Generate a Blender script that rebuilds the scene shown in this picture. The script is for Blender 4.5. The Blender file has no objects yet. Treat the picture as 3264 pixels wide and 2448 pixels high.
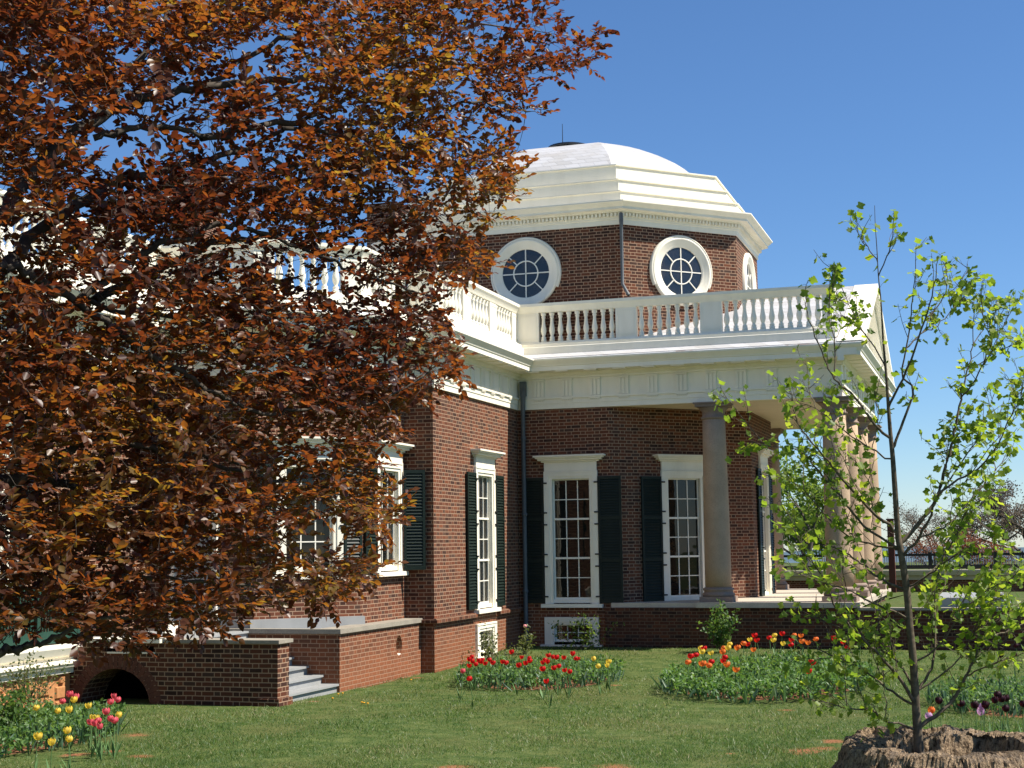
import bpy, bmesh, math, random
import numpy as np
from mathutils import Vector, Matrix
random.seed(7); RNG = np.random.default_rng(11)
scene = bpy.context.scene
COL = scene.collection
rad = math.radians

# ---------------------------------------------------------------- camera
CF, CP, CR, CYAW = 4707.4, 0.10928, 0.013422, 0.315268      # focal (px of a 3264 px wide frame), pitch, roll, yaw
CAMZ = 2.5
_cy, _sy, _cp, _sp = math.cos(CYAW), math.sin(CYAW), math.cos(CP), math.sin(CP)
FWD = np.array([-_sy*_cp, _cy*_cp, _sp])
_r0 = np.array([_cy, _sy, 0.0]); _u0 = np.cross(_r0, FWD)
RGT = _r0*math.cos(CR) - _u0*math.sin(CR); UPV = _u0*math.cos(CR) + _r0*math.sin(CR)
cam_d = bpy.data.cameras.new('camera'); cam = bpy.data.objects.new('camera', cam_d); COL.objects.link(cam)
cam_d.sensor_width = 36.0; cam_d.sensor_fit = 'HORIZONTAL'; cam_d.lens = CF/3264*36
cam_d.clip_start = 0.1; cam_d.clip_end = 60000
M = Matrix(((RGT[0], UPV[0], -FWD[0], 0), (RGT[1], UPV[1], -FWD[1], 0), (RGT[2], UPV[2], -FWD[2], CAMZ), (0, 0, 0, 1)))
cam.matrix_world = M
scene.camera = cam

def ray(px, py):
    return (px-1632)/CF*RGT - (py-1224)/CF*UPV + FWD
def at_d(px, py, d):
    v = ray(px, py)*d; return np.array([v[0], v[1], v[2]+CAMZ])
def at_y(px, py, Y):
    v = ray(px, py); v = v*(Y/v[1]); return np.array([v[0], v[1], v[2]+CAMZ])
def at_z(px, py, Z):
    v = ray(px, py); v = v*((Z-CAMZ)/v[2]); return np.array([v[0], v[1], v[2]+CAMZ])

# ---------------------------------------------------------------- light
SUN_AZ, SUN_EL = 84.5, 53.0          # bearing from +Y towards +X
world = bpy.data.worlds.new('World'); scene.world = world; world.use_nodes = True
wn = world.node_tree; wn.nodes.clear()
sky = wn.nodes.new('ShaderNodeTexSky'); sky.sky_type = 'NISHITA'; sky.sun_disc = False
sky.sun_elevation = rad(SUN_EL); sky.sun_rotation = rad(SUN_AZ)
sky.altitude = 300; sky.air_density = 1.0; sky.dust_density = 0.0; sky.ozone_density = 10.0
bg = wn.nodes.new('ShaderNodeBackground'); bg.inputs['Strength'].default_value = 0.074
wo = wn.nodes.new('ShaderNodeOutputWorld')
hs = wn.nodes.new('ShaderNodeHueSaturation'); hs.inputs['Saturation'].default_value = 1.03; hs.inputs['Value'].default_value = 1.08
wn.links.new(sky.outputs[0], hs.inputs['Color']); wn.links.new(hs.outputs[0], bg.inputs[0]); wn.links.new(bg.outputs[0], wo.inputs[0])
sl = bpy.data.lights.new('sun', 'SUN'); so = bpy.data.objects.new('sun', sl); COL.objects.link(so)
sl.energy = 5.0; sl.angle = rad(0.53); sl.color = (1.0, 0.93, 0.82)
sdir = Vector((math.cos(rad(SUN_EL))*math.sin(rad(SUN_AZ)), math.cos(rad(SUN_EL))*math.cos(rad(SUN_AZ)), math.sin(rad(SUN_EL))))
so.rotation_euler = sdir.to_track_quat('Z', 'Y').to_euler(); so.location = (40, 10, 50)
scene.view_settings.view_transform = 'Standard'; scene.view_settings.look = 'None'
scene.view_settings.exposure = 0.82; scene.view_settings.gamma = 1.0

# ---------------------------------------------------------------- material helpers
class NT:
    def __init__(s, name):
        s.m = bpy.data.materials.new(name); s.m.use_nodes = True
        s.t = s.m.node_tree; s.t.nodes.clear()
        s.out = s.t.nodes.new('ShaderNodeOutputMaterial')
    def n(s, typ, **kw):
        nd = s.t.nodes.new(typ)
        for k, v in kw.items(): setattr(nd, k, v)
        return nd
    def l(s, a, b): s.t.links.new(a, b)
    def val(s, sock, v):
        if hasattr(v, 'is_output'): s.l(v, sock)
        else: sock.default_value = v
    def math(s, op, a, b=None, c=None, clamp=False):
        nd = s.n('ShaderNodeMath', operation=op); nd.use_clamp = clamp
        s.val(nd.inputs[0], a)
        if b is not None: s.val(nd.inputs[1], b)
        if c is not None: s.val(nd.inputs[2], c)
        return nd.outputs[0]
    def mix(s, f, a, b, mode='MIX'):
        nd = s.n('ShaderNodeMix', data_type='RGBA', blend_type=mode)
        s.val(nd.inputs[0], f)
        s.val(nd.inputs[6], a if hasattr(a, 'is_output') else (*a, 1)); s.val(nd.inputs[7], b if hasattr(b, 'is_output') else (*b, 1))
        return nd.outputs[2]
    def smooth(s, x, lo, hi, a=0.0, b=1.0):
        nd = s.n('ShaderNodeMapRange', interpolation_type='SMOOTHSTEP')
        s.val(nd.inputs[0], x); nd.inputs[1].default_value = lo; nd.inputs[2].default_value = hi
        nd.inputs[3].default_value = a; nd.inputs[4].default_value = b
        return nd.outputs[0]
    def noise(s, vec, scale, detail=3, rough=0.55, dim='3D'):
        nd = s.n('ShaderNodeTexNoise', noise_dimensions=dim)
        if vec is not None: s.l(vec, nd.inputs['Vector'])
        nd.inputs['Scale'].default_value = scale; nd.inputs['Detail'].default_value = detail; nd.inputs['Roughness'].default_value = rough
        return nd.outputs[0]
    def pos(s): return s.n('ShaderNodeNewGeometry').outputs['Position']
    def uv(s): return s.n('ShaderNodeTexCoord').outputs['UV']
    def bsdf(s, color, rough=0.7, spec=0.3, bump=None, bdist=0.01, bstr=0.4, metallic=0.0):
        b = s.n('ShaderNodeBsdfPrincipled')
        s.val(b.inputs['Base Color'], color if hasattr(color, 'is_output') else (*color, 1))
        s.val(b.inputs['Roughness'], rough); b.inputs['Specular IOR Level'].default_value = spec
        b.inputs['Metallic'].default_value = metallic
        if bump is not None:
            bn = s.n('ShaderNodeBump'); bn.inputs['Strength'].default_value = bstr; bn.inputs['Distance'].default_value = bdist
            s.l(bump, bn.inputs['Height']); s.l(bn.outputs[0], b.inputs['Normal'])
        s.l(b.outputs[0], s.out.inputs[0]); return b

def brick_mat(name, dark=1.0, stain=True, mdark=1.0):
    t = NT(name); uv = t.uv()
    nz = t.n('ShaderNodeTexNoise'); t.l(uv, nz.inputs['Vector']); nz.inputs['Scale'].default_value = 2.3; nz.inputs['Detail'].default_value = 4
    off = t.n('ShaderNodeVectorMath', operation='MULTIPLY_ADD'); t.l(nz.outputs['Color'], off.inputs[0])
    off.inputs[1].default_value = (0.018, 0.018, 0); t.l(uv, off.inputs[2])
    sep = t.n('ShaderNodeSeparateXYZ'); t.l(off.outputs[0], sep.inputs[0]); u, v = sep.outputs[0], sep.outputs[1]
    P = 0.345
    rv = t.math('DIVIDE', v, 0.0762); row = t.math('FLOOR', rv); fv = t.math('FRACT', rv)
    par = t.math('FLOORED_MODULO', row, 2.0)
    ru = t.math('ADD', t.math('DIVIDE', u, P), t.math('MULTIPLY', par, 0.5)); cu = t.math('FLOOR', ru); fu = t.math('FRACT', ru)
    S = 0.665
    dv = t.math('MULTIPLY', t.math('MINIMUM', fv, t.math('SUBTRACT', 1.0, fv)), 0.0762)
    du = t.math('MULTIPLY', t.math('MINIMUM', t.math('MINIMUM', fu, t.math('SUBTRACT', 1.0, fu)), t.math('ABSOLUTE', t.math('SUBTRACT', fu, S))), P)
    d = t.math('MINIMUM', dv, du)
    mort = t.smooth(d, 0.0055, 0.0100, 1.0, 0.0)
    idv = t.n('ShaderNodeCombineXYZ'); t.l(cu, idv.inputs[0]); t.l(row, idv.inputs[1]); t.l(t.math('GREATER_THAN', fu, S), idv.inputs[2])
    wn_ = t.n('ShaderNodeTexWhiteNoise', noise_dimensions='3D'); t.l(idv.outputs[0], wn_.inputs['Vector']); rnd = wn_.outputs['Value']
    cr = t.n('ShaderNodeValToRGB'); t.l(rnd, cr.inputs[0])
    e = cr.color_ramp.elements; e[0].position = 0.0; e[0].color = (0.045*dark, 0.021*dark, 0.015*dark, 1)
    e[1].position = 1.0; e[1].color = (0.215*dark, 0.070*dark, 0.032*dark, 1)
    for p_, c_ in ((0.18, (0.085, 0.030, 0.018)), (0.30, (0.095, 0.055, 0.040)), (0.42, (0.130, 0.042, 0.022)), (0.8, (0.165, 0.052, 0.025))):
        q = e.new(p_); q.color = (c_[0]*dark, c_[1]*dark, c_[2]*dark, 1)
    grime = t.noise(uv, 9.0, 4)
    bc = t.mix(t.smooth(grime, 0.35, 0.75, 0.0, 0.45), cr.outputs[0], (0.10*dark, 0.055*dark, 0.04*dark))
    mc = t.mix(t.noise(uv, 6.0, 3), tuple(x*mdark for x in (0.42, 0.275, 0.18)), tuple(x*mdark for x in (0.28, 0.18, 0.12)))
    col = t.mix(mort, bc, mc)
    if stain:                                       # red clay splashed up the foot of the walls
        ps = t.n('ShaderNodeSeparateXYZ'); t.l(t.pos(), ps.inputs[0])
        hz = t.math('ADD', ps.outputs[2], t.math('MULTIPLY', t.math('SUBTRACT', t.noise(uv, 1.3, 4), 0.5), 0.9))
        col = t.mix(t.math('MULTIPLY', t.smooth(hz, 0.1, 1.35, 0.6, 0.0), t.math('SUBTRACT', 1.0, t.math('MULTIPLY', mort, 0.6))), col, (0.30, 0.105, 0.045))
    t.bsdf(col, 0.85, 0.2, bump=t.math('SUBTRACT', 1.0, mort), bdist=0.008, bstr=0.5)
    return t.m

def paint_mat(name, c, c2=None, rough=0.55, scale=3.0, streak=0.25):
    t = NT(name); p = t.pos()
    mp = t.n('ShaderNodeMapping'); mp.inputs['Scale'].default_value = (1, 1, 0.25); t.l(p, mp.inputs[0])
    nz = t.noise(mp.outputs[0], scale, 5, 0.6)
    c2 = c2 or tuple(x*0.86 for x in c)
    col = t.mix(t.smooth(nz, 0.35, 0.8, 0.0, 1.0), c, c2)
    dr = t.noise(mp.outputs[0], 1.1, 6, 0.7)
    col = t.mix(t.smooth(dr, 0.52, 0.78, 0.0, 0.28), col, tuple(x*0.62 for x in c))
    t.bsdf(col, rough, 0.3, bump=t.noise(p, 14, 3), bdist=0.004, bstr=streak)
    return t.m

def stone_mat(name, a, b, scale=2.0, rough=0.85, speck=40.0):
    t = NT(name); p = t.pos(); n1 = t.noise(p, scale, 5, 0.6); n2 = t.noise(p, speck, 2)
    col = t.mix(t.smooth(n1, 0.3, 0.72), a, b)
    col = t.mix(t.smooth(n2, 0.4, 0.75, 0, 0.35), col, tuple(x*0.6 for x in b))
    t.bsdf(col, rough, 0.2, bump=t.math('ADD', n1, n2), bdist=0.01, bstr=0.35)
    return t.m

def glass_mat(name, c=(0.010, 0.011, 0.011), ior=1.4):
    t = NT(name); p = t.pos(); nz = t.noise(p, 1.7, 2)
    b = t.bsdf(t.mix(t.smooth(t.noise(p, 3.0, 3), 0.4, 0.7), c, (c[0]*2.4+0.004, c[1]*1.9, c[2]*1.3)), 0.015, 0.5, bump=nz, bdist=0.02, bstr=0.12)
    b.inputs['IOR'].default_value = ior
    return t.m

def leaf_mat(name, ramp, trans_ramp, tfac=0.5, gloss=0.25, rough=0.4):
    t = NT(name); at = t.n('ShaderNodeAttribute', attribute_name='rnd')
    def rmp(st):
        cr = t.n('ShaderNodeValToRGB'); t.l(at.outputs['Fac'], cr.inputs[0]); el = cr.color_ramp.elements
        el[0].position, el[0].color = st[0][0], (*st[0][1], 1); el[1].position, el[1].color = st[-1][0], (*st[-1][1], 1)
        for q, c in st[1:-1]: x = el.new(q); x.color = (*c, 1)
        return cr.outputs[0]
    df = t.n('ShaderNodeBsdfPrincipled'); t.l(rmp(ramp), df.inputs['Base Color']); df.inputs['Roughness'].default_value = rough; df.inputs['Specular IOR Level'].default_value = gloss
    tr = t.n('ShaderNodeBsdfTranslucent'); t.l(rmp(trans_ramp), tr.inputs['Color'])
    mx = t.n('ShaderNodeMixShader'); mx.inputs[0].default_value = tfac
    t.l(df.outputs[0], mx.inputs[1]); t.l(tr.outputs[0], mx.inputs[2]); t.l(mx.outputs[0], t.out.inputs[0])
    return t.m

def plain(name, c, rough=0.6, spec=0.3, metallic=0.0, var=0.2, scale=8):
    t = NT(name); n_ = t.noise(t.pos(), scale, 3)
    t.bsdf(t.mix(t.smooth(n_, 0.3, 0.7), c, tuple(x*(1-var) for x in c)), rough, spec, metallic=metallic); return t.m

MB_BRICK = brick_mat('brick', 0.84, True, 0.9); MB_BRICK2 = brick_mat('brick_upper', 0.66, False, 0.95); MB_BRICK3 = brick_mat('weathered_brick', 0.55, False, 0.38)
M_WHITE = paint_mat('cream_paint', (0.84, 0.79, 0.66), (0.77, 0.72, 0.59))
M_WHITE2 = paint_mat('white_paint', (0.82, 0.79, 0.69), (0.77, 0.73, 0.63), scale=6)
M_GREEN = paint_mat('shutter_green', (0.006, 0.0135, 0.0095), (0.009, 0.018, 0.013), rough=0.5)
M_GREEN2 = paint_mat('louvre_green', (0.018, 0.058, 0.040), (0.015, 0.05, 0.034), rough=0.5)
M_GLASS = glass_mat('window_glass', (0.006, 0.0065, 0.006)); M_GLASSD = glass_mat('dome_glass', (0.010, 0.013, 0.018), 1.62)
M_STONE = stone_mat('sandstone', (0.46, 0.33, 0.22), (0.37, 0.265, 0.175), 1.6)
M_STONEC = stone_mat('brown_sandstone', (0.30, 0.22, 0.17), (0.22, 0.17, 0.14), 2.6)
M_CAP = stone_mat('cap_stone', (0.32, 0.29, 0.23), (0.25, 0.22, 0.18), 3.0)
M_FLOOR = stone_mat('floor_stone', (0.55, 0.48, 0.38), (0.45, 0.38, 0.31), 2.0)
M_GREY = paint_mat('grey_paint', (0.30, 0.305, 0.30), (0.25, 0.255, 0.25))
M_PIPE = plain('lead_pipe', (0.10, 0.11, 0.12), 0.5, 0.4)
M_IRON = plain('black_iron', (0.012, 0.012, 0.012), 0.5, 0.4)
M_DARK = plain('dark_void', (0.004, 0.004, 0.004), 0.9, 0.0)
M_RUBBLE = stone_mat('orange_rubble', (0.50, 0.24, 0.10), (0.40, 0.18, 0.075), 3.0, speck=22)
M_VOUS = stone_mat('arch_brick', (0.14, 0.055, 0.035), (0.09, 0.04, 0.03), 5.0)
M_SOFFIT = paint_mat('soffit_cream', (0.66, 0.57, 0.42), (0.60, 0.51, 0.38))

def shingle_mat():
    t = NT('white_shingle'); p = t.pos(); sp = t.n('ShaderNodeSeparateXYZ'); t.l(p, sp.inputs[0])
    rz = t.math('DIVIDE', sp.outputs[2], 0.135); fz = t.math('FRACT', rz); row = t.math('FLOOR', rz)
    ru = t.math('ADD', t.math('DIVIDE', t.math('ADD', sp.outputs[0], t.math('MULTIPLY', sp.outputs[1], 0.8)), 0.38), t.math('MULTIPLY', row, 0.37)); fu = t.math('FRACT', ru)
    ln = t.math('MAXIMUM', t.smooth(fz, 0.0, 0.14, 1, 0), t.math('MULTIPLY', t.smooth(fu, 0.0, 0.05, 1, 0), 0.6))
    idv = t.n('ShaderNodeCombineXYZ'); t.l(row, idv.inputs[0]); t.l(t.math('FLOOR', ru), idv.inputs[1])
    w = t.n('ShaderNodeTexWhiteNoise'); t.l(idv.outputs[0], w.inputs['Vector'])
    c = t.mix(w.outputs['Value'], (0.50, 0.50, 0.51), (0.41, 0.405, 0.40))
    c = t.mix(t.smooth(t.noise(p, 1.5, 4), 0.45, 0.75, 0, 0.5), c, (0.40, 0.37, 0.33))
    c = t.mix(t.math('MULTIPLY', ln, 0.8), c, (0.30, 0.29, 0.28))
    t.bsdf(c, 0.55, 0.35, bump=t.math('SUBTRACT', 1.0, ln), bdist=0.01, bstr=0.5); return t.m
M_SHING = shingle_mat()
def gutter_mat():
    t = NT('painted_gutter'); p = t.pos()
    c = t.mix(t.smooth(t.noise(p, 1.1, 5, 0.7), 0.58, 0.66), (0.74, 0.75, 0.77), (0.40, 0.29, 0.23))
    t.bsdf(c, 0.5, 0.4); return t.m
M_GUT = gutter_mat()

# ---------------------------------------------------------------- object helpers
def tag(o, label=None, cat=None, group=None, kind=None):
    if label: o['label'] = label
    if cat: o['category'] = cat
    if group: o['group'] = group
    if kind: o['kind'] = kind
    return o
def empty(name, loc=(0, 0, 0)):
    o = bpy.data.objects.new(name, None); COL.objects.link(o); o.location = loc; o.empty_display_size = 0.2; return o
def link(name, me, parent=None):
    o = bpy.data.objects.new(name, me); COL.objects.link(o)
    if parent is not None:
        o.parent = parent
        inv = world_off(parent)
        o.location = (-inv[0], -inv[1], -inv[2])
    return o
def world_off(o):
    v = Vector((0, 0, 0))
    while o is not None: v += o.location; o = o.parent
    return v

class MB:
    """collects faces; uv is metres along the wall / height"""
    def __init__(s): s.v = []; s.f = []; s.mi = []; s.sm = []
    def poly(s, pts, mi=0, smooth=False):
        b = len(s.v); s.v += [tuple(map(float, p)) for p in pts]; s.f.append(tuple(range(b, b+len(pts)))); s.mi.append(mi); s.sm.append(smooth)
    def box(s, x0, x1, y0, y1, z0, z1, mi=0):
        s.fbox((0, 0, 0), (1, 0), (0, 1), x0, x1, y0, y1, z0, z1, mi)
    def fbox(s, o, t, n, u0, u1, d0, d1, z0, z1, mi=0):
        P = lambda u, d, z: (o[0]+t[0]*u+n[0]*d, o[1]+t[1]*u+n[1]*d, (o[2] if len(o) > 2 else 0)+z)
        c = [P(u, d, z) for z in (z0, z1) for d in (d0, d1) for u in (u0, u1)]
        for q in ((0, 1, 3, 2), (4, 6, 7, 5), (0, 4, 5, 1), (2, 3, 7, 6), (0, 2, 6, 4), (1, 5, 7, 3)): s.poly([c[i] for i in q], mi)
    def lathe(s, c, prof, seg=24, mi=0, smooth=True, a0=0.0, cap=True):
        rings = []
        for r, z in prof:
            rings.append([(c[0]+r*math.cos(a0+2*math.pi*k/seg), c[1]+r*math.sin(a0+2*math.pi*k/seg), c[2]+z) for k in range(seg)])
        for a, b in zip(rings, rings[1:]):
            for k in range(seg):
                s.poly([a[k], a[(k+1) % seg], b[(k+1) % seg], b[k]], mi, smooth)
        if cap: s.poly(rings[-1], mi); s.poly(rings[0][::-1], mi)
    def tube(s, pts, radii, seg=6, mi=0):
        pts = [Vector(p) for p in pts]; rings = []
        for i, p in enumerate(pts):
            a = pts[max(i-1, 0)]; b = pts[min(i+1, len(pts)-1)]; d = (b-a)
            if d.length < 1e-6: d = Vector((0, 0, 1))
            d.normalize(); x = d.orthogonal().normalized() if i == 0 else (rx - d*rx.dot(d)).normalized(); rx = x; y = d.cross(x)
            rings.append([p+(x*math.cos(2*math.pi*k/seg)+y*math.sin(2*math.pi*k/seg))*radii[i] for k in range(seg)])
        for a, b in zip(rings, rings[1:]):
            for k in range(seg): s.poly([a[k], a[(k+1) % seg], b[(k+1) % seg], b[k]], mi, True)
    def sweep(s, path, prof, mi=0, closed_path=False, closed_prof=False, mis=None):
        """path: 2D wall line, outward = right of travel; prof: (d, z)"""
        n = len(path); offs = []
        def nrm(a, b):
            dx, dy = b[0]-a[0], b[1]-a[1]; l = math.hypot(dx, dy); return (dy/l, -dx/l)
        for i in range(n):
            if closed_path: n0 = nrm(path[i-1], path[i]); n1 = nrm(path[i], path[(i+1) % n])
            else:
                n1 = nrm(path[i], path[i+1]) if i < n-1 else nrm(path[i-1], path[i]); n0 = nrm(path[i-1], path[i]) if i > 0 else n1
            k = 1+n0[0]*n1[0]+n0[1]*n1[1]; offs.append(((n0[0]+n1[0])/k, (n0[1]+n1[1])/k))
        pt = lambda i, d, z: (path[i][0]+offs[i][0]*d, path[i][1]+offs[i][1]*d, z)
        for i in range(n if closed_path else n-1):
            j = (i+1) % n
            m = len(prof)
            for k in range(m if closed_prof else m-1):
                (d0, z0), (d1, z1) = prof[k], prof[(k+1) % m]
                s.poly([pt(i, d0, z0), pt(j, d0, z0), pt(j, d1, z1), pt(i, d1, z1)], mis[k] if mis else mi)
        if not closed_path:
            s.poly([pt(0, d, z) for d, z in prof], mi); s.poly([pt(n-1, d, z) for d, z in prof][::-1], mi)
    def wall(s, a, b, z0, z1, holes=(), depth=0.12, mi=0):
        """vertical wall a->b (outward = right), rectangular holes (u0,u1,z0,z1) with reveals"""
        L = math.hypot(b[0]-a[0], b[1]-a[1]); t = ((b[0]-a[0])/L, (b[1]-a[1])/L); n = (t[1], -t[0])
        us = sorted({0, L, *[h[0] for h in holes], *[h[1] for h in holes]}); zs = sorted({z0, z1, *[h[2] for h in holes], *[h[3] for h in holes]})
        P = lambda u, z, d=0: (a[0]+t[0]*u+n[0]*d, a[1]+t[1]*u+n[1]*d, z)
        for u0, u1 in zip(us, us[1:]):
            for q0, q1 in zip(zs, zs[1:]):
                um, zm = (u0+u1)/2, (q0+q1)/2
                if any(h[0] < um < h[1] and h[2] < zm < h[3] for h in holes): continue
                s.poly([P(u0, q0), P(u1, q0), P(u1, q1), P(u0, q1)], mi)
        for h in holes:
            u0, u1, q0, q1 = h[:4]
            for p, q in (((u0, q0), (u0, q1)), ((u0, q1), (u1, q1)), ((u1, q1), (u1, q0)), ((u1, q0), (u0, q0))):
                s.poly([P(*p), P(*q), P(*q, -depth), P(*p, -depth)], mi)
    def build(s, name, mats, parent=None):
        me = bpy.data.meshes.new(name); me.from_pydata(s.v, [], s.f); me.update()
        mats = mats if isinstance(mats, (list, tuple)) else [mats]
        for m in mats: me.materials.append(m)
        me.polygons.foreach_set('material_index', s.mi); me.polygons.foreach_set('use_smooth', s.sm)
        uvl = me.uv_layers.new(name='uv'); buf = np.zeros((len(me.loops), 2), np.float32); k = 0
        for p in me.polygons:
            nx, ny, nz = p.normal
            h = math.hypot(nx, ny)
            for vi in p.vertices:
                x, y, z = s.v[vi]
                if abs(nz) < 0.75 and h > 1e-6: buf[k] = ((-ny*x+nx*y)/h, z)
                else: buf[k] = (x, y)
                k += 1
        uvl.data.foreach_set('uv', buf.ravel())
        if any(s.sm):
            bm = bmesh.new(); bm.from_mesh(me); bmesh.ops.remove_doubles(bm, verts=bm.verts, dist=1e-5); bm.to_mesh(me); bm.free()
        return link(name, me, parent)

def instance(src, parent, name=None):
    o = src.copy(); COL.objects.link(o); o.parent = parent; return o

def leaves(name, mat, P, U, N, L, W, shape, parent, fold=0.25, droop=0.15, rnd=None):
    """shape: right-half outline [(along, half width)...] from base (0,0) to tip (1,0); a folded blade of two n-gons per leaf"""
    n = len(P); U = U/np.linalg.norm(U, axis=1, keepdims=True); S = np.cross(U, N); S /= np.linalg.norm(S, axis=1, keepdims=True)+1e-9; Nn = np.cross(S, U)
    k = len(shape); pts = []
    base = P; tip = P+U*L[:, None]-Nn*(droop*L)[:, None]
    pts.append(base)
    for sg in (1, -1):
        for a, w in shape:
            pts.append(P+U*(L*a)[:, None]+S*(sg*W*w)[:, None]+Nn*(fold*W*w-droop*L*a*a)[:, None])
    pts.append(tip)
    V = np.stack(pts, 1).reshape(-1, 3); m = 2*k+2
    idx = np.arange(n)[:, None]*m
    f1 = np.array([0, *range(1, k+1), m-1]); f2 = np.array([0, m-1, *range(2*k, k, -1)])
    F = np.concatenate([np.stack([idx+f1], 1), np.stack([idx+f2], 1)], 1).reshape(n*2, k+2)
    me = bpy.data.meshes.new(name); me.vertices.add(len(V)); me.vertices.foreach_set('co', V.astype(np.float32).ravel())
    me.loops.add(F.size); me.loops.foreach_set('vertex_index', F.astype(np.int32).ravel())
    me.polygons.add(len(F)); me.polygons.foreach_set('loop_start', np.arange(0, F.size, k+2, dtype=np.int32))
    me.update(calc_edges=True); me.materials.append(mat)
    r = RNG.random(n) if rnd is None else rnd
    at = me.attributes.new('rnd', 'FLOAT', 'POINT'); at.data.foreach_set('value', np.repeat(r, m).astype(np.float32))
    return link(name, me, parent)

def tubes(name, mat, segs, parent, sides=4):
    """segs: list of (points array (k,3), radii)"""
    mb_v = []; mb_f = []; b = 0
    for pts, rr in segs:
        pts = np.asarray(pts, float); k = len(pts)
        d = np.gradient(pts, axis=0); d /= np.linalg.norm(d, axis=1, keepdims=True)+1e-9
        x = np.cross(d, np.array([0.31, 0.17, 0.93])); x /= np.linalg.norm(x, axis=1, keepdims=True)+1e-9; y = np.cross(d, x)
        a = np.arange(sides)*2*np.pi/sides
        ring = pts[:, None, :]+(x[:, None, :]*np.cos(a)[None, :, None]+y[:, None, :]*np.sin(a)[None, :, None])*np.asarray(rr)[:, None, None]
        mb_v.append(ring.reshape(-1, 3))
        i = np.arange(k-1)[:, None]*sides; j = np.arange(sides)[None, :]; jn = (j+1) % sides
        mb_f.append(np.stack([b+i+j, b+i+jn, b+i+sides+jn, b+i+sides+j], -1).reshape(-1, 4)); b += k*sides
    V = np.concatenate(mb_v); F = np.concatenate(mb_f).astype(np.int32)
    me = bpy.data.meshes.new(name); me.vertices.add(len(V)); me.vertices.foreach_set('co', V.astype(np.float32).ravel())
    me.loops.add(F.size); me.loops.foreach_set('vertex_index', F.ravel()); me.polygons.add(len(F))
    me.polygons.foreach_set('loop_start', np.arange(0, F.size, 4, dtype=np.int32)); me.polygons.foreach_set('use_smooth', np.ones(len(F), bool))
    me.update(calc_edges=True); me.materials.append(mat)
    return link(name, me, parent)

# ================================================================= the house
house = tag(empty('domed_house', (-10.7, 36.0, 0)), 'red brick house with a white octagonal dome, columned portico and green shutters', 'house')
PTS = [(-15.0, 10.0), (-15.0, 24.3), (-12.92, 24.3), (-11.46, 25.76), (-11.46, 27.98), (-10.83, 27.98), (-10.83, 33.59),
       (-8.56, 33.59), (-5.7, 36.45), (-5.7, 39.95), (-8.56, 42.81), (-10.83, 42.81), (-10.83, 48.4), (-11.46, 48.4), (-11.46, 50.6), (-15.0, 54.1), (-30, 54.1), (-30, 10)]
ZE = 5.73
def seg_frame(a, b):
    L = math.hypot(b[0]-a[0], b[1]-a[1]); t = ((b[0]-a[0])/L, (b[1]-a[1])/L); return t, (t[1], -t[0]), L

# windows: (segment, centre u, z0, z1, rows, sash rows, hood, shutter width L/R, sill)
WINS = [
    dict(s=5, u=3.10, z0=1.14, z1=4.24, rows=6, sh=(0.56, 0.56), hood=True),       # narrow looking, on the sunlit wall
    dict(s=6, u=1.30, z0=1.14, z1=4.24, rows=6, sh=(0.52, 0.56), hood=True),       # shaded wall by the downspout
    dict(s=7, u=2.03, z0=1.14, z1=4.24, rows=6, sh=(0.56, 0.56), hood=True),       # angled bay behind the column
    dict(s=8, u=1.75, z0=1.14, z1=4.5, rows=6, sh=(0.5, 0.5), hood=True),          # centre front of the bay
    dict(s=3, u=1.36, z0=2.03, z1=4.20, rows=4, sh=(0.56, 0), hood=True),       # recessed wall
    dict(s=2, u=1.06, z0=2.03, z1=4.20, rows=4, sh=(0.30, 0.36), hood=True),       # angled corner behind the beech
    dict(s=0, u=9.3, z0=2.03, z1=4.20, rows=4, sh=(0.5, 0.5), hood=True),
]
BASE = [dict(s=5, u=3.10, z0=0.12, z1=0.83), dict(s=6, u=1.27, z0=0.20, z1=0.83)]
walls = MB()
for i in range(len(PTS)-1):
    a, b = PTS[i], PTS[i+1]
    hs = [(w['u']-0.47, w['u']+0.47, w['z0']+0.02, w['z1']-0.17) for w in WINS if w['s'] == i]
    hs += [(w['u']-0.44, w['u']+0.44, w['z0']+0.06, w['z1']-0.16) for w in BASE if w['s'] == i]
    walls.wall(a, b, -0.6, 6.0, hs, 0.14)
walls.build('wall', MB_BRICK, house)

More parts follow.
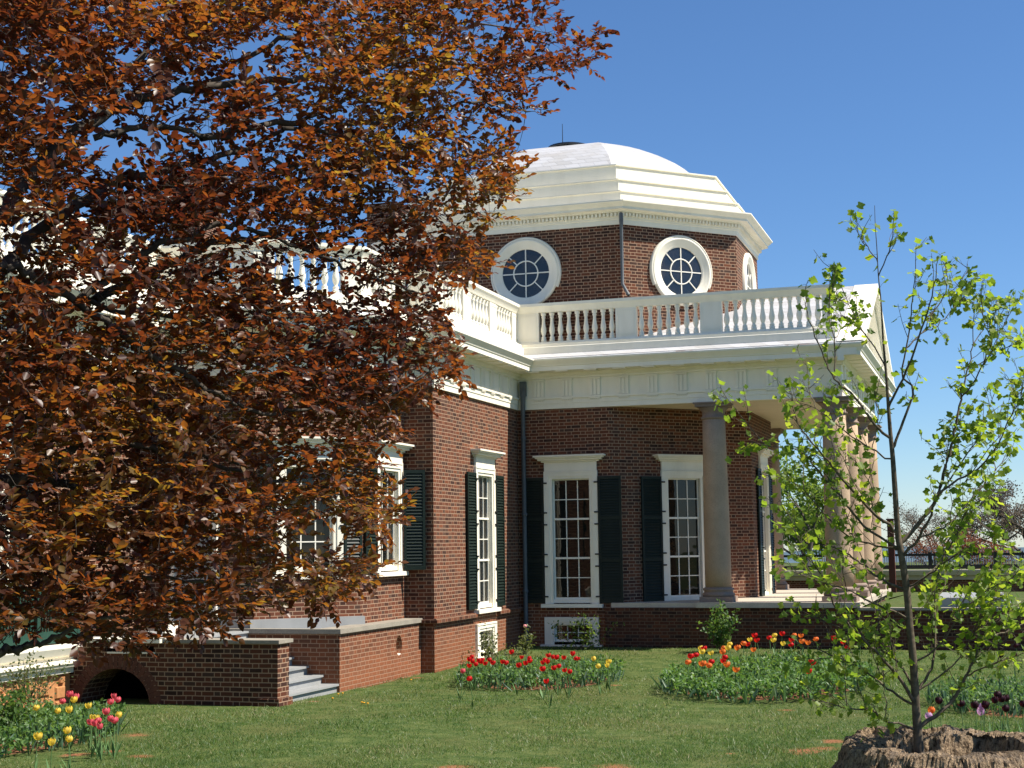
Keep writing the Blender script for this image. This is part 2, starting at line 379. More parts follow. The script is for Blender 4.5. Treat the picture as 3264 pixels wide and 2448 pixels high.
def make_window(w, basement=False):
    a, b = PTS[w['s']], PTS[w['s']+1]; t, n, L = seg_frame(a, b)
    o = (a[0]+t[0]*w['u'], a[1]+t[1]*w['u'], 0); z0, z1 = w['z0'], w['z1']; W = 0.655
    m = MB(); B = lambda *k: m.fbox(o, t, n, *k)
    ci = 0.46 if not basement else 0.43
    ztop = z1-0.18 if not basement else z1-0.17; zbot = z0+0.10 if not basement else z0+0.07
    B(-W, -ci-0.07, 0.0, 0.055, z0, z1); B(ci+0.07, W, 0.0, 0.055, z0, z1); B(-ci-0.07, ci+0.07, 0.0, 0.055, ztop+0.06, z1)
    B(-ci-0.07, -ci, -0.05, 0.035, z0, ztop+0.06); B(ci, ci+0.07, -0.05, 0.035, z0, ztop+0.06); B(-ci, ci, -0.05, 0.035, ztop, ztop+0.06)
    B(-W+0.03, W-0.03, 0.055, 0.068, z1-0.035, z1-0.005)
    B(-ci, ci, -0.1, 0.0, z0, zbot)
    B(-W-0.09, W+0.09, 0.0, 0.13, z0-0.085, z0-0.002)
    if not basement:
        B(-W+0.015, W-0.015, 0.0, 0.05, z1+0.002, z1+0.215)
        for e, d, p, q in ((0.05, 0.085, .217, .255), (0.12, 0.15, .257, .30), (0.165, 0.195, .302, .335), (0.205, 0.235, .337, .375)):
            B(-W-e, W+e, 0.0, d, z1+p, z1+q)
    win = m.build('window', M_WHITE, house)
    s = MB(); S = lambda *k: s.fbox(o, t, n, *k)
    rows = w.get('rows', 2); d0, d1 = -0.095, -0.06
    S(-ci, -ci+0.035, d0, d1, zbot, ztop); S(ci-0.035, ci, d0, d1, zbot, ztop)
    S(-ci+0.035, ci-0.035, d0, d1, ztop-0.03, ztop); S(-ci+0.035, ci-0.035, d0, d1, zbot, zbot+0.045)
    zz = [zbot+0.045+(ztop-0.03-zbot-0.045)*k/rows for k in range(rows+1)]
    for k in range(1, rows):
        thick = 0.022 if (k % 2 == 0 and not basement) else 0.0105
        S(-ci+0.035, ci-0.035, d0+0.004, d1+(0.025 if thick > .02 else -0.003), zz[k]-thick, zz[k]+thick)
    for c in (-1, 1):
        x = c*(ci-0.035)/3
        for k in range(rows): S(x-0.0105, x+0.0105, d0+0.006, d1-0.006, zz[k]+0.012, zz[k+1]-0.012)
    s.build('sash', M_WHITE2, win)
    g = MB(); P = lambda u, z: (o[0]+t[0]*u-n[0]*0.088, o[1]+t[1]*u-n[1]*0.088, z)
    g.poly([P(-ci+0.02, zbot+.02), P(ci-.02, zbot+.02), P(ci-.02, ztop-.01), P(-ci+.02, ztop-.01)])
    g.build('pane', M_GLASS, win)
    if basement: return
    for sgn, ws in zip((-1, 1), w['sh']):
        h = MB()
        lo, hi = (W+0.012, W+0.012+ws); lo, hi = (lo, hi) if sgn > 0 else (-hi, -lo)
        if ws == 0:                                              # swung out until it meets the return of the wall
            o, t, n, lo, hi = (-11.395, 27.775, 0), (0.905, 0.425), (0.425, -0.905), 0.0, 0.43
        zb, zt = z0+0.02, z1-0.14; da, db = 0.03, 0.07
        H = lambda *k: h.fbox(o, t, n, *k)
        H(lo, lo+0.05, da, db, zb, zt); H(hi-0.05, hi, da, db, zb, zt)
        npan = 3 if rows == 6 else 2
        ed = [zb+(zt-zb)*k/npan for k in range(npan+1)]
        for k, e in enumerate(ed): H(lo+0.05, hi-0.05, da+.002, db-.002, e-(0.07 if k == npan else 0.035 if k else 0), e+(0.0 if k == npan else 0.035 if k else 0.08))
        H(lo+0.05, hi-0.05, da+.002, da+.008, zb+0.08, zt-0.07)
        for k in range(npan):
            q0, q1 = ed[k]+(0.08 if k == 0 else 0.035), ed[k+1]-(0.07 if k == npan-1 else 0.035)
            ns = int((q1-q0)/0.062)
            for j in range(ns):
                z = q0+(j+0.25)*(q1-q0)/ns
                pt = lambda u, d, zz_: (o[0]+t[0]*u+n[0]*d, o[1]+t[1]*u+n[1]*d, zz_)
                h.poly([pt(lo+.05, db-.004, z), pt(hi-.05, db-.004, z), pt(hi-.05, da+.012, z+0.046), pt(lo+.05, da+.012, z+0.046)])
                h.poly([pt(lo+.05, db-.004, z-.008), pt(hi-.05, db-.004, z-.008), pt(hi-.05, db-.004, z), pt(lo+.05, db-.004, z)])
        for e in [z for q0, q1 in zip(ed, ed[1:]) for z in (q0+0.13, q1-0.15)]:
            u0, u1 = (lo-0.09, lo+0.03) if sgn > 0 else (hi-0.03, hi+0.09)
            if ws == 0: u0 = lo-.02
            h.fbox(o, t, n, u0, u1, 0.058, 0.082, e, e+0.035, 1)
        h.build('shutter', [M_GREEN, M_IRON], win)
for w in WINS: make_window(w)
for w in BASE: make_window(w, True)

# moulded brick water table on the sunlit wall
for u0, u1 in ((-0.0, 2.33), (3.87, 5.55)):
    a, b = PTS[5], PTS[6]; t, n, L = seg_frame(a, b)
    wt = MB()
    for d, p, q in ((0.10, 0.985, 1.05), (0.07, 1.052, 1.075), (0.05, 0.93, 0.983)): wt.fbox((a[0], a[1], 0), t, n, u0-(d if u0 == 0 else 0), u1, 0, d, p, q)
    wt.build('water_table', MB_BRICK, house)
a, b = PTS[4], PTS[5]; t, n, L = seg_frame(a, b)
wt = MB(); wt.fbox((a[0], a[1], 0), t, n, 0.36, L-0.002, 0, 0.10, 0.985, 1.05)
wt.build('water_table', MB_BRICK, house)

# entablature ------------------------------------------------------
EPATH = PTS[:7]+[(-3.22, 33.59), (-3.22, 42.81), (-10.83, 42.81), (-10.83, 48.4), (-11.46, 48.4), (-11.46, 50.6), (-15.0, 54.1), (-30, 54.1)]
prof = [(-0.06, ZE), (0.05, ZE), (0.05, ZE+.12), (0.065, ZE+.12), (0.065, ZE+.235), (0.10, ZE+.235), (0.10, ZE+.28), (0.05, ZE+.285), (0.05, ZE+.71),
        (0.085, ZE+.72), (0.085, ZE+.76), (0.14, ZE+.80), (0.16, ZE+.845), (0.52, ZE+.86), (0.52, ZE+.96), (0.54, ZE+.97), (0.55, ZE+1.0), (0.60, ZE+1.06), (0.63, ZE+1.10), (0.63, ZE+1.135), (0.25, ZE+1.235), (-0.3, ZE+1.25)]
en = MB(); en.sweep(EPATH, prof, mis=[0]*19+[1, 1])
for i in range(len(EPATH)-1):                                     # triglyphs, regulae and guttae
    a, b = EPATH[i], EPATH[i+1]; t, n, L = seg_frame(a, b); o = (a[0], a[1], 0)
    if L < 1.0 or i > 10: continue
    k = max(1, round((L-0.25)/0.69)); off = (L-(k-1)*0.69)/2
    if i == 6: k, off = 11, 0.57
    if i == 5: off, k = 0.30, 8
    sp_ = 0.655 if i == 5 else 0.69
    for j in range(k):
        u = off+j*sp_
        if u > L-0.12 or u < .12: continue
        for q in (-1, 0, 1): en.fbox(o, t, n, u+q*0.092-0.034, u+q*0.092+0.034, 0.05, 0.085, ZE+.287, ZE+.665)
        en.fbox(o, t, n, u-0.135, u+0.135, 0.05, 0.068, ZE+.286, ZE+.667)
        en.fbox(o, t, n, u-0.14, u+0.14, 0.05, 0.095, ZE+.668, ZE+.712)
        en.fbox(o, t, n, u-0.135, u+0.135, 0.065, 0.095, ZE+.212, ZE+.234)
        for q in range(6): en.fbox(o, t, n, u-0.125+q*0.046, u-0.103+q*0.046, 0.065, 0.09, ZE+.185, ZE+.211)
        en.fbox(o, t, n, u-0.15, u+0.15, 0.16, 0.50, ZE+.835, ZE+.857)
en.build('entablature', [M_WHITE, M_GUT], house)

# balustrade -------------------------------------------------------
BP = PTS[:7]+[(-3.25, 33.59)]
bal = MB()
bal.sweep(BP, [(0.27, 6.99), (0.27, 7.19), (0.20, 7.21), (0.20, 7.28), (0.10, 7.30), (0.09, 7.34), (-0.10, 7.34), (-0.12, 7.2), (-0.12, 6.95)])
bal.sweep(BP, [(0.06, 8.06), (0.075, 8.10), (0.085, 8.12), (0.12, 8.18), (0.14, 8.20), (0.14, 8.27), (-0.16, 8.29), (-0.16, 8.18), (-0.09, 8.1), (-0.09, 8.06)], closed_prof=True)
def pier(i, u0, u1, panel=True):
    a, b = BP[i], BP[i+1]; t, n, L = seg_frame(a, b); o = (a[0], a[1], 0)
    bal.fbox(o, t, n, u0, u1, -0.10, 0.05, 7.338, 8.065)
    if panel and u1-u0 > 0.3:
        for q in ((u0+.05, u1-.05, 7.42, 7.435), (u0+.05, u1-.05, 7.97, 7.985), (u0+.05, u0+.065, 7.436, 7.969), (u1-.065, u1-.05, 7.436, 7.969)):
            bal.fbox(o, t, n, q[0], q[1], 0.05, 0.058, q[2], q[3])
XB = -10.83
bays = []
for u0, u1 in ((-0.10, 0.58), (2.48, 2.98), (4.49, 5.00), (7.28, 7.50)): pier(6, u0, u1)
bays += [(6, 0.58, 2.48, 9), (6, 2.98, 4.49, 7), (6, 5.00, 7.28, 11)]
for u0, u1 in ((-0.05, 0.48), (1.75, 2.23), (3.52, 4.0), (5.15, 5.66)): pier(5, u0, u1)
bays += [(5, 0.48, 1.75, 6), (5, 2.23, 3.52, 6), (5, 4.0, 5.15, 6)]
for u0, u1 in ((-0.05, 0.4), (1.8, 2.2)): pier(3, u0, u1)
bays += [(3, 0.4, 1.8, 6)]
for u0, u1 in ((-0.05, 0.35), (1.7, 2.06)): pier(2, u0, u1)
bays += [(2, 0.35, 1.7, 6)]
a_, b_ = BP[4], BP[5]; t_, n_, L_ = seg_frame(a_, b_); bal.fbox((a_[0], a_[1], 0), t_, n_, 0.13, 0.525, -0.095, 0.044, 7.339, 8.064); pier(1, -.05, .5); pier(1, 1.6, 2.08); bays += [(1, .5, 1.6, 5)]
for u0 in (6.0, 8.4, 10.8, 13.85): pier(0, u0, u0+0.5)
bays += [(0, 6.5, 8.4, 9), (0, 8.9, 10.8, 9), (0, 11.3, 13.85, 12)]
balo = bal.build('balustrade', M_WHITE, house)
bprof = [(0.066, 0), (0.066, 0.075), (0.050, 0.085), (0.060, 0.105), (0.060, 0.12), (0.036, 0.15), (0.040, 0.17), (0.058, 0.22), (0.070, 0.275), (0.066, 0.33), (0.050, 0.41), (0.040, 0.50), (0.038, 0.575), (0.052, 0.60), (0.052, 0.615), (0.040, 0.63), (0.066, 0.665), (0.068, 0.725)]
bm_ = MB(); bm_.lathe((0, 0, 0), bprof, 12)
proto = None
for i, u0, u1, nb in bays:
    a, b = BP[i], BP[i+1]; t, n, L = seg_frame(a, b)
    for k in range(nb):
        u = u0+(u1-u0)*(k+0.5+(0.0))/nb
        x, y = a[0]+t[0]*u-n[0]*0.02, a[1]+t[1]*u-n[1]*0.02
        if proto is None: q = proto = bm_.build('baluster', M_WHITE, balo)
        else: q = instance(proto, balo)
        wo_ = world_off(balo); q.location = (x-wo_[0], y-wo_[1], 7.338-wo_[2])

# portico ----------------------------------------------------------
pc = MB(); pc.box(-8.7, -3.24, 33.62, 42.78, ZE+0.004, ZE+0.09); pc.build('portico_ceiling', M_SOFFIT, house)
fl = MB(); fl.box(-8.56, -6.56, 33.40, 43.0, 1.06, 1.165); fl.box(-6.558, -2.94, 33.27, 43.13, 1.06, 1.175); fl.build('portico_floor', M_FLOOR, house)
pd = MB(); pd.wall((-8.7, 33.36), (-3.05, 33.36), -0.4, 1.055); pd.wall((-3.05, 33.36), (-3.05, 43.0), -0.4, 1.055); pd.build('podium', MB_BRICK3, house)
pr = MB()                                                          # roof of the portico, ridge towards the lawn
RZ, RY, EV, EZ, XR0, XR1 = 9.0, 38.2, 33.02, 6.90, -12.0, -2.66
for s_ in (-1, 1):
    ye = RY+s_*(RY-EV)
    q = [(XR0, ye, EZ), (XR1, ye, EZ), (XR1, RY, RZ), (XR0, RY, RZ)]
    pr.poly(q if s_ < 0 else q[::-1]); pr.poly([(x, y, z-.1) for x, y, z in (q[::-1] if s_ < 0 else q)])
    pr.poly([q[0], (q[0][0], ye, EZ-.1), (q[1][0], ye, EZ-.1), q[1]])
pr.build('portico_roof', M_SHING, house)
tp = MB(); tp.poly([(-3.2, 33.6, 6.97), (-3.2, 42.8, 6.97), (-3.2, 38.2, 8.85)])
for s_ in (-1, 1):                                                 # raking cornices
    f = lambda k, dz: (RY+s_*(RY-EV)*(1-k), EZ+(RZ-EZ)*k+dz)
    for x0, x1, d0, d1 in ((-3.2, -2.62, -0.16, 0.02), (-3.2, -2.78, -0.30, -0.161), (-3.2, -3.06, -0.42, -0.301)):
        c = [(x, *f(k, d)) for k in (0, 1) for d in (d0, d1) for x in (x0, x1)]
        for q in ((0, 1, 3, 2), (4, 6, 7, 5), (0, 4, 5, 1), (2, 3, 7, 6), (0, 2, 6, 4), (1, 5, 7, 3)): tp.poly([c[i] for i in q])
tp.build('pediment', M_WHITE, house)
def column(x, y):
    c = MB(); c.lathe((x, y, 1.505), [(0.30, 0), (0.299, 0.5), (0.296, 1.3), (0.285, 2.2), (0.272, 3.0), (0.262, 3.83)], 40)
    co = c.build('column', M_STONE, house)
    b_ = MB(); b_.box(x-.40, x+.40, y-.40, y+.40, 1.0, 1.17); b_.box(x-.375, x+.375, y-.375, y+.375, 1.172, 1.30)
    b_.lathe((x, y, 1.30), [(0.36, 0.002), (0.375, 0.03), (0.365, 0.065), (0.335, 0.085), (0.325, 0.12), (0.345, 0.135), (0.352, 0.16), (0.34, 0.185), (0.312, 0.2), (0.30, 0.206)], 40)
    b_.build('base', M_STONEC, co)
    k = MB(); k.lathe((x, y, 5.335), [(0.262, 0), (0.285, 0.02), (0.305, 0.045), (0.285, 0.07), (0.262, 0.085), (0.262, 0.175), (0.275, 0.19), (0.275, 0.205), (0.33, 0.25), (0.355, 0.288)], 40)
    k.box(x-.37, x+.37, y-.37, y+.37, 5.624, 5.69); k.box(x-.405, x+.405, y-.405, y+.405, 5.692, 5.726)
    k.build('capital', M_STONEC, co)
column(-6.13, 33.80)
for y in (33.82, 36.74, 39.66, 42.58): column(-3.40, y)
column(-6.13, 42.58)

# dome -------------------------------------------------------------
OCT = [(-13.0, 34.1), (-8.31, 34.1), (-5.92, 36.49), (-5.92, 39.87), (-8.31, 42.26), (-13.0, 42.26), (-15.39, 39.87), (-15.39, 36.49)]
dr = MB()
for i in range(8): dr.wall(OCT[i], OCT[(i+1) % 8], 7.0, 10.25)
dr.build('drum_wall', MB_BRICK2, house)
dc = MB()
dc.sweep(OCT, [(0.0, 10.18), (0.035, 10.18), (0.035, 10.30), (0.06, 10.31), (0.06, 10.345), (0.07, 10.35), (0.07, 10.455), (0.15, 10.46), (0.16, 10.49), (0.30, 10.505), (0.30, 10.56), (0.34, 10.59), (0.39, 10.64), (0.42, 10.66), (0.42, 10.69), (0.05, 10.72)], closed_path=True)
for i in range(8):
    a, b = OCT[i], OCT[(i+1) % 8]; t, n, L = seg_frame(a, b); k = int(L/0.095)
    for j in range(k+1): dc.fbox((a[0], a[1], 0), t, n, L*j/k-0.028, L*j/k+0.028, 0.07, 0.135, 10.37, 10.452)
dc.build('drum_cornice', M_WHITE, house)
ds = MB()
ds.sweep(OCT, [(0.05, 10.70), (0.05, 10.975), (0.085, 10.98), (0.085, 11.005), (-0.22, 11.02), (-0.22, 11.335), (-0.185, 11.34), (-0.185, 11.365), (-0.53, 11.38), (-0.53, 11.775), (-0.495, 11.78), (-0.495, 11.81), (-1.4, 11.84)], closed_path=True)
ds.build('stepped_base', M_WHITE, house)
dm = MB()
dm.sweep(OCT, [(-1.08, 11.82), (-1.2, 11.99), (-1.38, 12.16), (-1.62, 12.35), (-1.9, 12.53), (-2.15, 12.68), (-2.4, 12.81), (-2.7, 12.96), (-3.0, 13.09), (-3.3, 13.20), (-3.6, 13.28), (-3.85, 13.33), (-3.98, 13.34)], closed_path=True)
dmo = dm.build('dome_roof', M_SHING, house)
oc = MB(); oc.lathe((-10.72, 38.18, 13.29), [(0.60, 0), (0.58, 0.07), (0.5, 0.095), (0.35, 0.12), (0.12, 0.135)], 24); oc.build('oculus', M_GLASSD, dmo)
fi = MB(); fi.tube([(-10.87, 38.1, 13.35), (-10.87, 38.1, 14.02)], [0.014, 0.008]); fi.build('lightning_rod', M_IRON, dmo)

def round_window(cx, cy, cz, t, n):
    P = lambda r, a, d: (cx+t[0]*r*math.cos(a)+n[0]*d, cy+t[1]*r*math.cos(a)+n[1]*d, cz+r*math.sin(a))
    def ring(m, prof, seg=56, a0=0, a1=2*math.pi):
        for k in range(seg):
            p, q = a0+(a1-a0)*k/seg, a0+(a1-a0)*(k+1)/seg
            for (r0, d0), (r1, d1) in zip(prof, prof[1:]): m.poly([P(r0, p, d0), P(r0, q, d0), P(r1, q, d1), P(r1, p, d1)], 0, True)
    m = MB(); ring(m, [(0.85, 0), (0.85, 0.07), (0.83, 0.085), (0.79, 0.09), (0.78, 0.075), (0.70, 0.07), (0.69, 0.055), (0.635, 0.05), (0.625, 0.04), (0.60, 0.035), (0.60, 0.004)])
    ring(m, [(0.905, 0), (0.90, 0.06), (0.87, 0.09), (0.85, 0.075)], 34, -0.45, math.pi+0.45)
    w = m.build('round_window', M_WHITE, house)
    s = MB(); ring(s, [(0.325, 0.006), (0.325, 0.03), (0.297, 0.03), (0.297, 0.006)], 40)
    def bar(r0, r1, a, hw=0.0125):
        c, s2 = math.cos(a), math.sin(a)
        Q = lambda r, e, d: (cx+t[0]*(r*c-e*s2)+n[0]*d, cy+t[1]*(r*c-e*s2)+n[1]*d, cz+r*s2+e*c)
        s.poly([Q(r0, -hw, .026), Q(r1, -hw, .026), Q(r1, hw, .026), Q(r0, hw, .026)])
        for e in (-hw, hw): s.poly([Q(r0, e, .006), Q(r1, e, .006), Q(r1, e, .026), Q(r0, e, .026)])
    bar(-0.6, 0.6, 0); bar(0.0, 0.6, math.pi/2); bar(0.0, 0.6, -math.pi/2)
    for k in range(4): bar(0.32, 0.6, math.pi/4+k*math.pi/2)
    s.build('muntin', M_WHITE2, w)
    g = MB(); g.poly([P(0.602, 2*math.pi*k/40, 0.008) for k in range(40)]); g.build('pane', M_GLASSD, w)
for i, u in ((0, 2.28), (1, 1.69), (2, 1.69), (7, 1.69)):
    a, b = OCT[i], OCT[(i+1) % 8]; t, n, L = seg_frame(a, b); round_window(a[0]+t[0]*u, a[1]+t[1]*u, 9.14, t, n)
dp = MB(); dp.tube([(-8.27, 33.98, 10.42), (-8.26, 33.95, 10.25), (-8.27, 33.99, 10.1), (-8.27, 33.99, 8.7), (-8.1, 33.9, 8.4)], [0.05, 0.055, 0.042, 0.04, 0.04], 8)
dp.build('downspout', M_PIPE, house)
dp = MB(); dp.box(-10.70, -10.56, 33.38, 33.50, 6.05, 6.40); dp.tube([(-10.63, 33.44, 6.2), (-10.64, 33.44, 5.9), (-10.66, 33.49, 5.6), (-10.66, 33.50, 0.2)], [0.08, 0.06, 0.055, 0.055], 8)
for z in (5.0, 3.2, 1.4): dp.lathe((-10.66, 33.50, z), [(0.06, 0), (0.07, 0.02), (0.07, 0.06), (0.06, 0.08)], 8)
dp.build('downspout', M_PIPE, house)

# main roof and chimneys ---------------------------------------------
rf = MB(); rp = [(p[0], p[1], 6.985) for p in PTS[:7]]+[(-10.83, 42.81, 6.985), (-10.83, 48.4, 6.985), (-11.46, 48.4, 6.985), (-11.46, 50.6, 6.985), (-15, 54.1, 6.985), (-30, 54.1, 6.985), (-30, 10, 6.985)]
rf.poly(rp); rf.poly([(-29, 12, 7.0), (-16, 12, 7.0), (-22, 30, 8.2)]); rf.poly([(-16, 12, 7.0), (-14, 30, 7.0), (-22, 30, 8.2)])
rf.build('main_roof', M_SHING, house)
for x, y, z in ((-16.8, 40, 12.35), (-23.3, 40, 13.9)):
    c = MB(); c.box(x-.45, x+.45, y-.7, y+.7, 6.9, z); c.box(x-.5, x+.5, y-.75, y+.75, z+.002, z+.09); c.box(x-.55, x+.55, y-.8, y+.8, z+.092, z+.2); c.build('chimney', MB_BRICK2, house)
# grey door and step under the beech
dd = MB(); dd.box(-14.5, -13.72, 24.2, 24.297, 1.1, 3.3); dd.build('door', M_GREY, house)
df_ = MB(); df_.box(-13.718, -13.62, 24.17, 24.297, 1.1, 3.42); df_.box(-14.6, -14.502, 24.17, 24.297, 1.1, 3.42); df_.box(-14.5, -13.72, 24.17, 24.297, 3.302, 3.42); df_.build('door_frame', M_WHITE, house)
st = MB(); t, n, L = seg_frame(PTS[2], PTS[3]); st.fbox((*PTS[2], 0), t, n, -0.1, L+0.05, 0.003, 0.12, 1.0, 1.235); st.build('skirting', M_GREY, house); st = MB(); st.box(-13.6, -12.95, 24.18, 24.297, 1.0, 1.235); st.build('skirting', M_GREY, house)
# green louvred porch panels on the left
lo_ = (-15.0, 12.0, 0); t, n = (0, 1), (1, 0)
for u0, u1 in ((2.0, 4.2), (4.3, 6.5), (6.6, 8.6), (8.7, 9.9)):
    lv = MB(); lv.fbox(lo_, t, n, u0, u0+.08, .01, .07, 1.0, 1.95); lv.fbox(lo_, t, n, u1-.08, u1, .01, .07, 1.0, 1.95)
    for z0, z1 in ((1.0, 1.2), (1.62, 1.70), (1.87, 1.95)): lv.fbox(lo_, t, n, u0+.08, u1-.08, .01, .065, z0, z1)
    k = int((u1-u0)/.075)
    for j in range(k): lv.fbox(lo_, t, n, u0+.08+j*.075, u0+.105+j*.075, .02, .05, 1.2, 1.87)
    lv.build('louvre_panel', M_GREEN2, house)

# ================================================================= porch with steps, wings, walls
porch = tag(empty('brick_porch', (-12.5, 23.0, 0)), 'brick porch with arched opening, stone caps and grey wooden steps beside the recessed wall', 'porch')
T1 = MB()
def holed(m, plane, cen, rx, rz, rect, flip, seg=32, depth=0.36):
    """wall cell (a,b,z0,z1) in plane x=plane with an elliptical hole through it"""
    a, b, z0, z1 = rect; cy, cz = cen
    ang = sorted([2*math.pi*k/seg for k in range(seg)]+[math.atan2(z-cz, y-cy) % (2*math.pi) for y in (a, b) for z in (z0, z1)])
    def outer(t):
        c, s = math.cos(t), math.sin(t); k = min([(b-cy)/c if c > 1e-9 else 1e9, (a-cy)/c if c < -1e-9 else 1e9, (z1-cz)/s if s > 1e-9 else 1e9, (z0-cz)/s if s < -1e-9 else 1e9])
        return (plane, cy+c*k, cz+s*k)
    inner = lambda t, d=0: (plane-d, cy+rx*math.cos(t), cz+rz*math.sin(t))
    for p, q in zip(ang, ang[1:]+[ang[0]+2*math.pi]):
        m.poly([inner(p), outer(p), outer(q), inner(q)], 0)
        m.poly([inner(p), inner(q), inner(q, depth), inner(p, depth)], 1 if math.sin((p+q)/2) < .05 and math.cos((p+q)/2) < .55 else 0)  # lower near side of the reveal painted white to imitate sunlight on it
XT = -11.12
T1.wall((XT, 24.1), (XT, 26.5), -0.4, 1.0); T1.wall((XT, 27.16), (XT, 27.978), -0.4, 1.0); T1.wall((XT, 26.5), (XT, 27.16), -0.4, 0.30); T1.wall((XT, 26.5), (XT, 27.16), 0.94, 1.0)
holed(T1, XT, (26.83, 0.62), 0.15, 0.19, (26.5, 27.16, 0.30, 0.94), 1)
T1.wall((-15.0, 24.1), (XT, 24.1), -0.4, 1.0)
T1.build('parapet_wall', [MB_BRICK, M_WHITE], porch)
nv = MB(); nv.box(-11.49, -11.47, 26.6, 27.06, 0.35, 0.9); nv.build('hole_shade_panel', M_DARK, porch)  # black panel behind the oval hole, stands in for the shade inside
# arch wall
YW, XE, XL = 21.62, -11.06, -15.12
AW = MB(); cx, cz, rr = -14.05, -0.06, 0.0
def arch_r(a, rx=0.66, rz=0.62): return rx*math.cos(a), rz*math.sin(a)
x0, x1, zt = -14.95, -13.15, 0.80
AW.wall((XL, YW), (x0, YW), -0.4, 0.99); AW.wall((x1, YW), (XE, YW), -0.4, 0.99)
AW.wall((x0, YW), (x1, YW), zt, 0.99, [(0.68, 1.12, 0.845, 0.935), (1.16, 1.62, 0.845, 0.935)], 0.2)
seg = 36; ang = sorted([math.pi*k/seg for k in range(seg+1)]+[math.atan2(zt-cz, x-cx) for x in (x0, x1)])
def aout(a):
    c, s = math.cos(a), math.sin(a); k = min([(x1-cx)/c if c > 1e-9 else 1e9, (x0-cx)/c if c < -1e-9 else 1e9, (zt-cz)/s if s > 1e-9 else 1e9]); return (cx+c*k, YW, cz+s*k)
for p, q in zip(ang, ang[1:]):
    i0, i1 = arch_r(p), arch_r(q); I = lambda i, d=0: (cx+i[0], YW+d, cz+i[1])
    AW.poly([I(i0), aout(p), aout(q), I(i1)]); AW.poly([I(i0), I(i1), I(i1, 0.7), I(i0, 0.7)])
AW.wall((XE, YW), (XE, 22.02), -0.4, 0.99); AW.wall((XE, 22.02), (-15.0, 22.02), 0.6, 0.99)
AW.box(-11.40, -11.01, YW-0.05, 22.06, -0.4, 0.12)
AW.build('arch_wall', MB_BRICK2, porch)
vo = MB()
for k in range(27):
    a0, a1 = math.pi*(k+0.07)/27, math.pi*(k+0.93)/27
    p = [(0.665*math.cos(a), 0.625*math.sin(a)) for a in (a0, a1)]+[(0.885*math.cos(a), 0.845*math.sin(a)) for a in (a1, a0)]
    f = [(cx+x, YW-0.006, cz+z) for x, z in p]; vo.poly(f)
    for i in range(4): vo.poly([f[i], f[(i+1) % 4], (f[(i+1) % 4][0], YW-.0005, f[(i+1) % 4][2]), (f[i][0], YW-.0005, f[i][2])])
vo.build('arch_ring', M_VOUS, porch)
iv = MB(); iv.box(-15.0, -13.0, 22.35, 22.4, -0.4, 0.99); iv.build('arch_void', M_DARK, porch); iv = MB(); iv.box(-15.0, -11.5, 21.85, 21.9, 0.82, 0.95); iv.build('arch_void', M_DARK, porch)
cp = MB()
cp.box(-11.56, XT+0.05, 24.03, 27.94, 1.003, 1.085); cp.box(-15.0, -11.562, 24.03, 24.22, 1.003, 1.085)
cp.build('cap_stone', M_CAP, porch); cp = MB(); cp.box(-13.1, XE+0.05, YW-0.06, 22.07, 0.993, 1.05); cp.build('cap_stone', M_CAP, porch)
dk = MB(); dk.box(-15.0, -13.1, 22.08, 24.02, 1.0, 1.04); dk.build('deck', M_GREY, porch); dk = MB(); dk.box(-15.0, -11.565, 24.222, 24.29, 0.98, 1.03)
dk.poly([(-15.0, 24.29, 1.03), (-12.92, 24.29, 1.03), (-11.565, 25.65, 1.03), (-11.565, 24.29, 1.03)]); dk.poly([(-11.565, 25.65, 1.03), (-11.565, 27.9, 1.03), (-11.46, 27.9, 1.03), (-11.46, 25.76, 1.03)])
dk.build('deck', M_GREY, porch)
bm2 = MB(); bm2.box(-14.6, -13.16, YW-0.10, 22.07, 0.993, 1.055); bm2.build('white_rail', M_WHITE, porch); bm2 = MB(); bm2.box(-13.14, -13.11, YW-0.02, 22.0, 1.055, 1.30); bm2.build('rail_post', M_WHITE, porch); bm2 = MB(); bm2.box(-14.2, -13.3, YW-.03, YW-.002, 0.812, 0.84); bm2.build('vent_sill', M_WHITE, porch)
for k in range(7):
    s_ = MB(); xn = -11.13-0.29*k; zt_ = 0.135+0.152*k
    if zt_ > 1.05: break
    s_.box(xn-0.33, xn, 22.022, 24.098, zt_-0.035, zt_); s_.box(xn-0.065, xn-0.045, 22.022, 24.098, zt_-0.153, zt_-0.036)
    s_.build('step', M_GREY, porch)

wing = tag(empty('service_wing', (-15.2, 18.0, 0)), 'orange rubble stone wing wall with a sunlit white cornice left of the arch', 'wing')
ww = MB(); ww.wall((-14.92, 8.0), (-14.92, 21.6), -0.5, 0.5); ww.wall((-14.92, 21.6), (-16, 21.6), -.5, .5)
# rubble joints
wo_ = ww.build('stone_wall', M_RUBBLE, wing)
rb = MB(); rnd = random.Random(3); y = 21.55
while y > 16:
    z = -0.1
    while z < 0.45:
        h = rnd.uniform(0.14, 0.26); l = rnd.uniform(0.22, 0.42); h = min(h, 0.48-z)
        if h < .06: break
        o_ = rnd.uniform(0, .1)
        c = [(y-o_-l+rnd.uniform(.01, .05), z+rnd.uniform(.01, .03)), (y-o_-rnd.uniform(.01, .05), z+rnd.uniform(.01, .03)), (y-o_-rnd.uniform(.01, .05), z+h-rnd.uniform(.01, .03)), (y-o_-l+rnd.uniform(.01, .05), z+h-rnd.uniform(.01, .03))]
        d = rnd.uniform(.015, .05); f = [(-14.92+d, a+(0.02 if i in (0, 3) else -.02), b_+(.015 if i < 2 else -.015)) for i, (a, b_) in enumerate(c)]; g = [(-14.918, a, b_) for a, b_ in c]
        rb.poly(f)
        for i in range(4): rb.poly([g[i], g[(i+1) % 4], f[(i+1) % 4], f[i]])
        z += h
    y -= 0.4
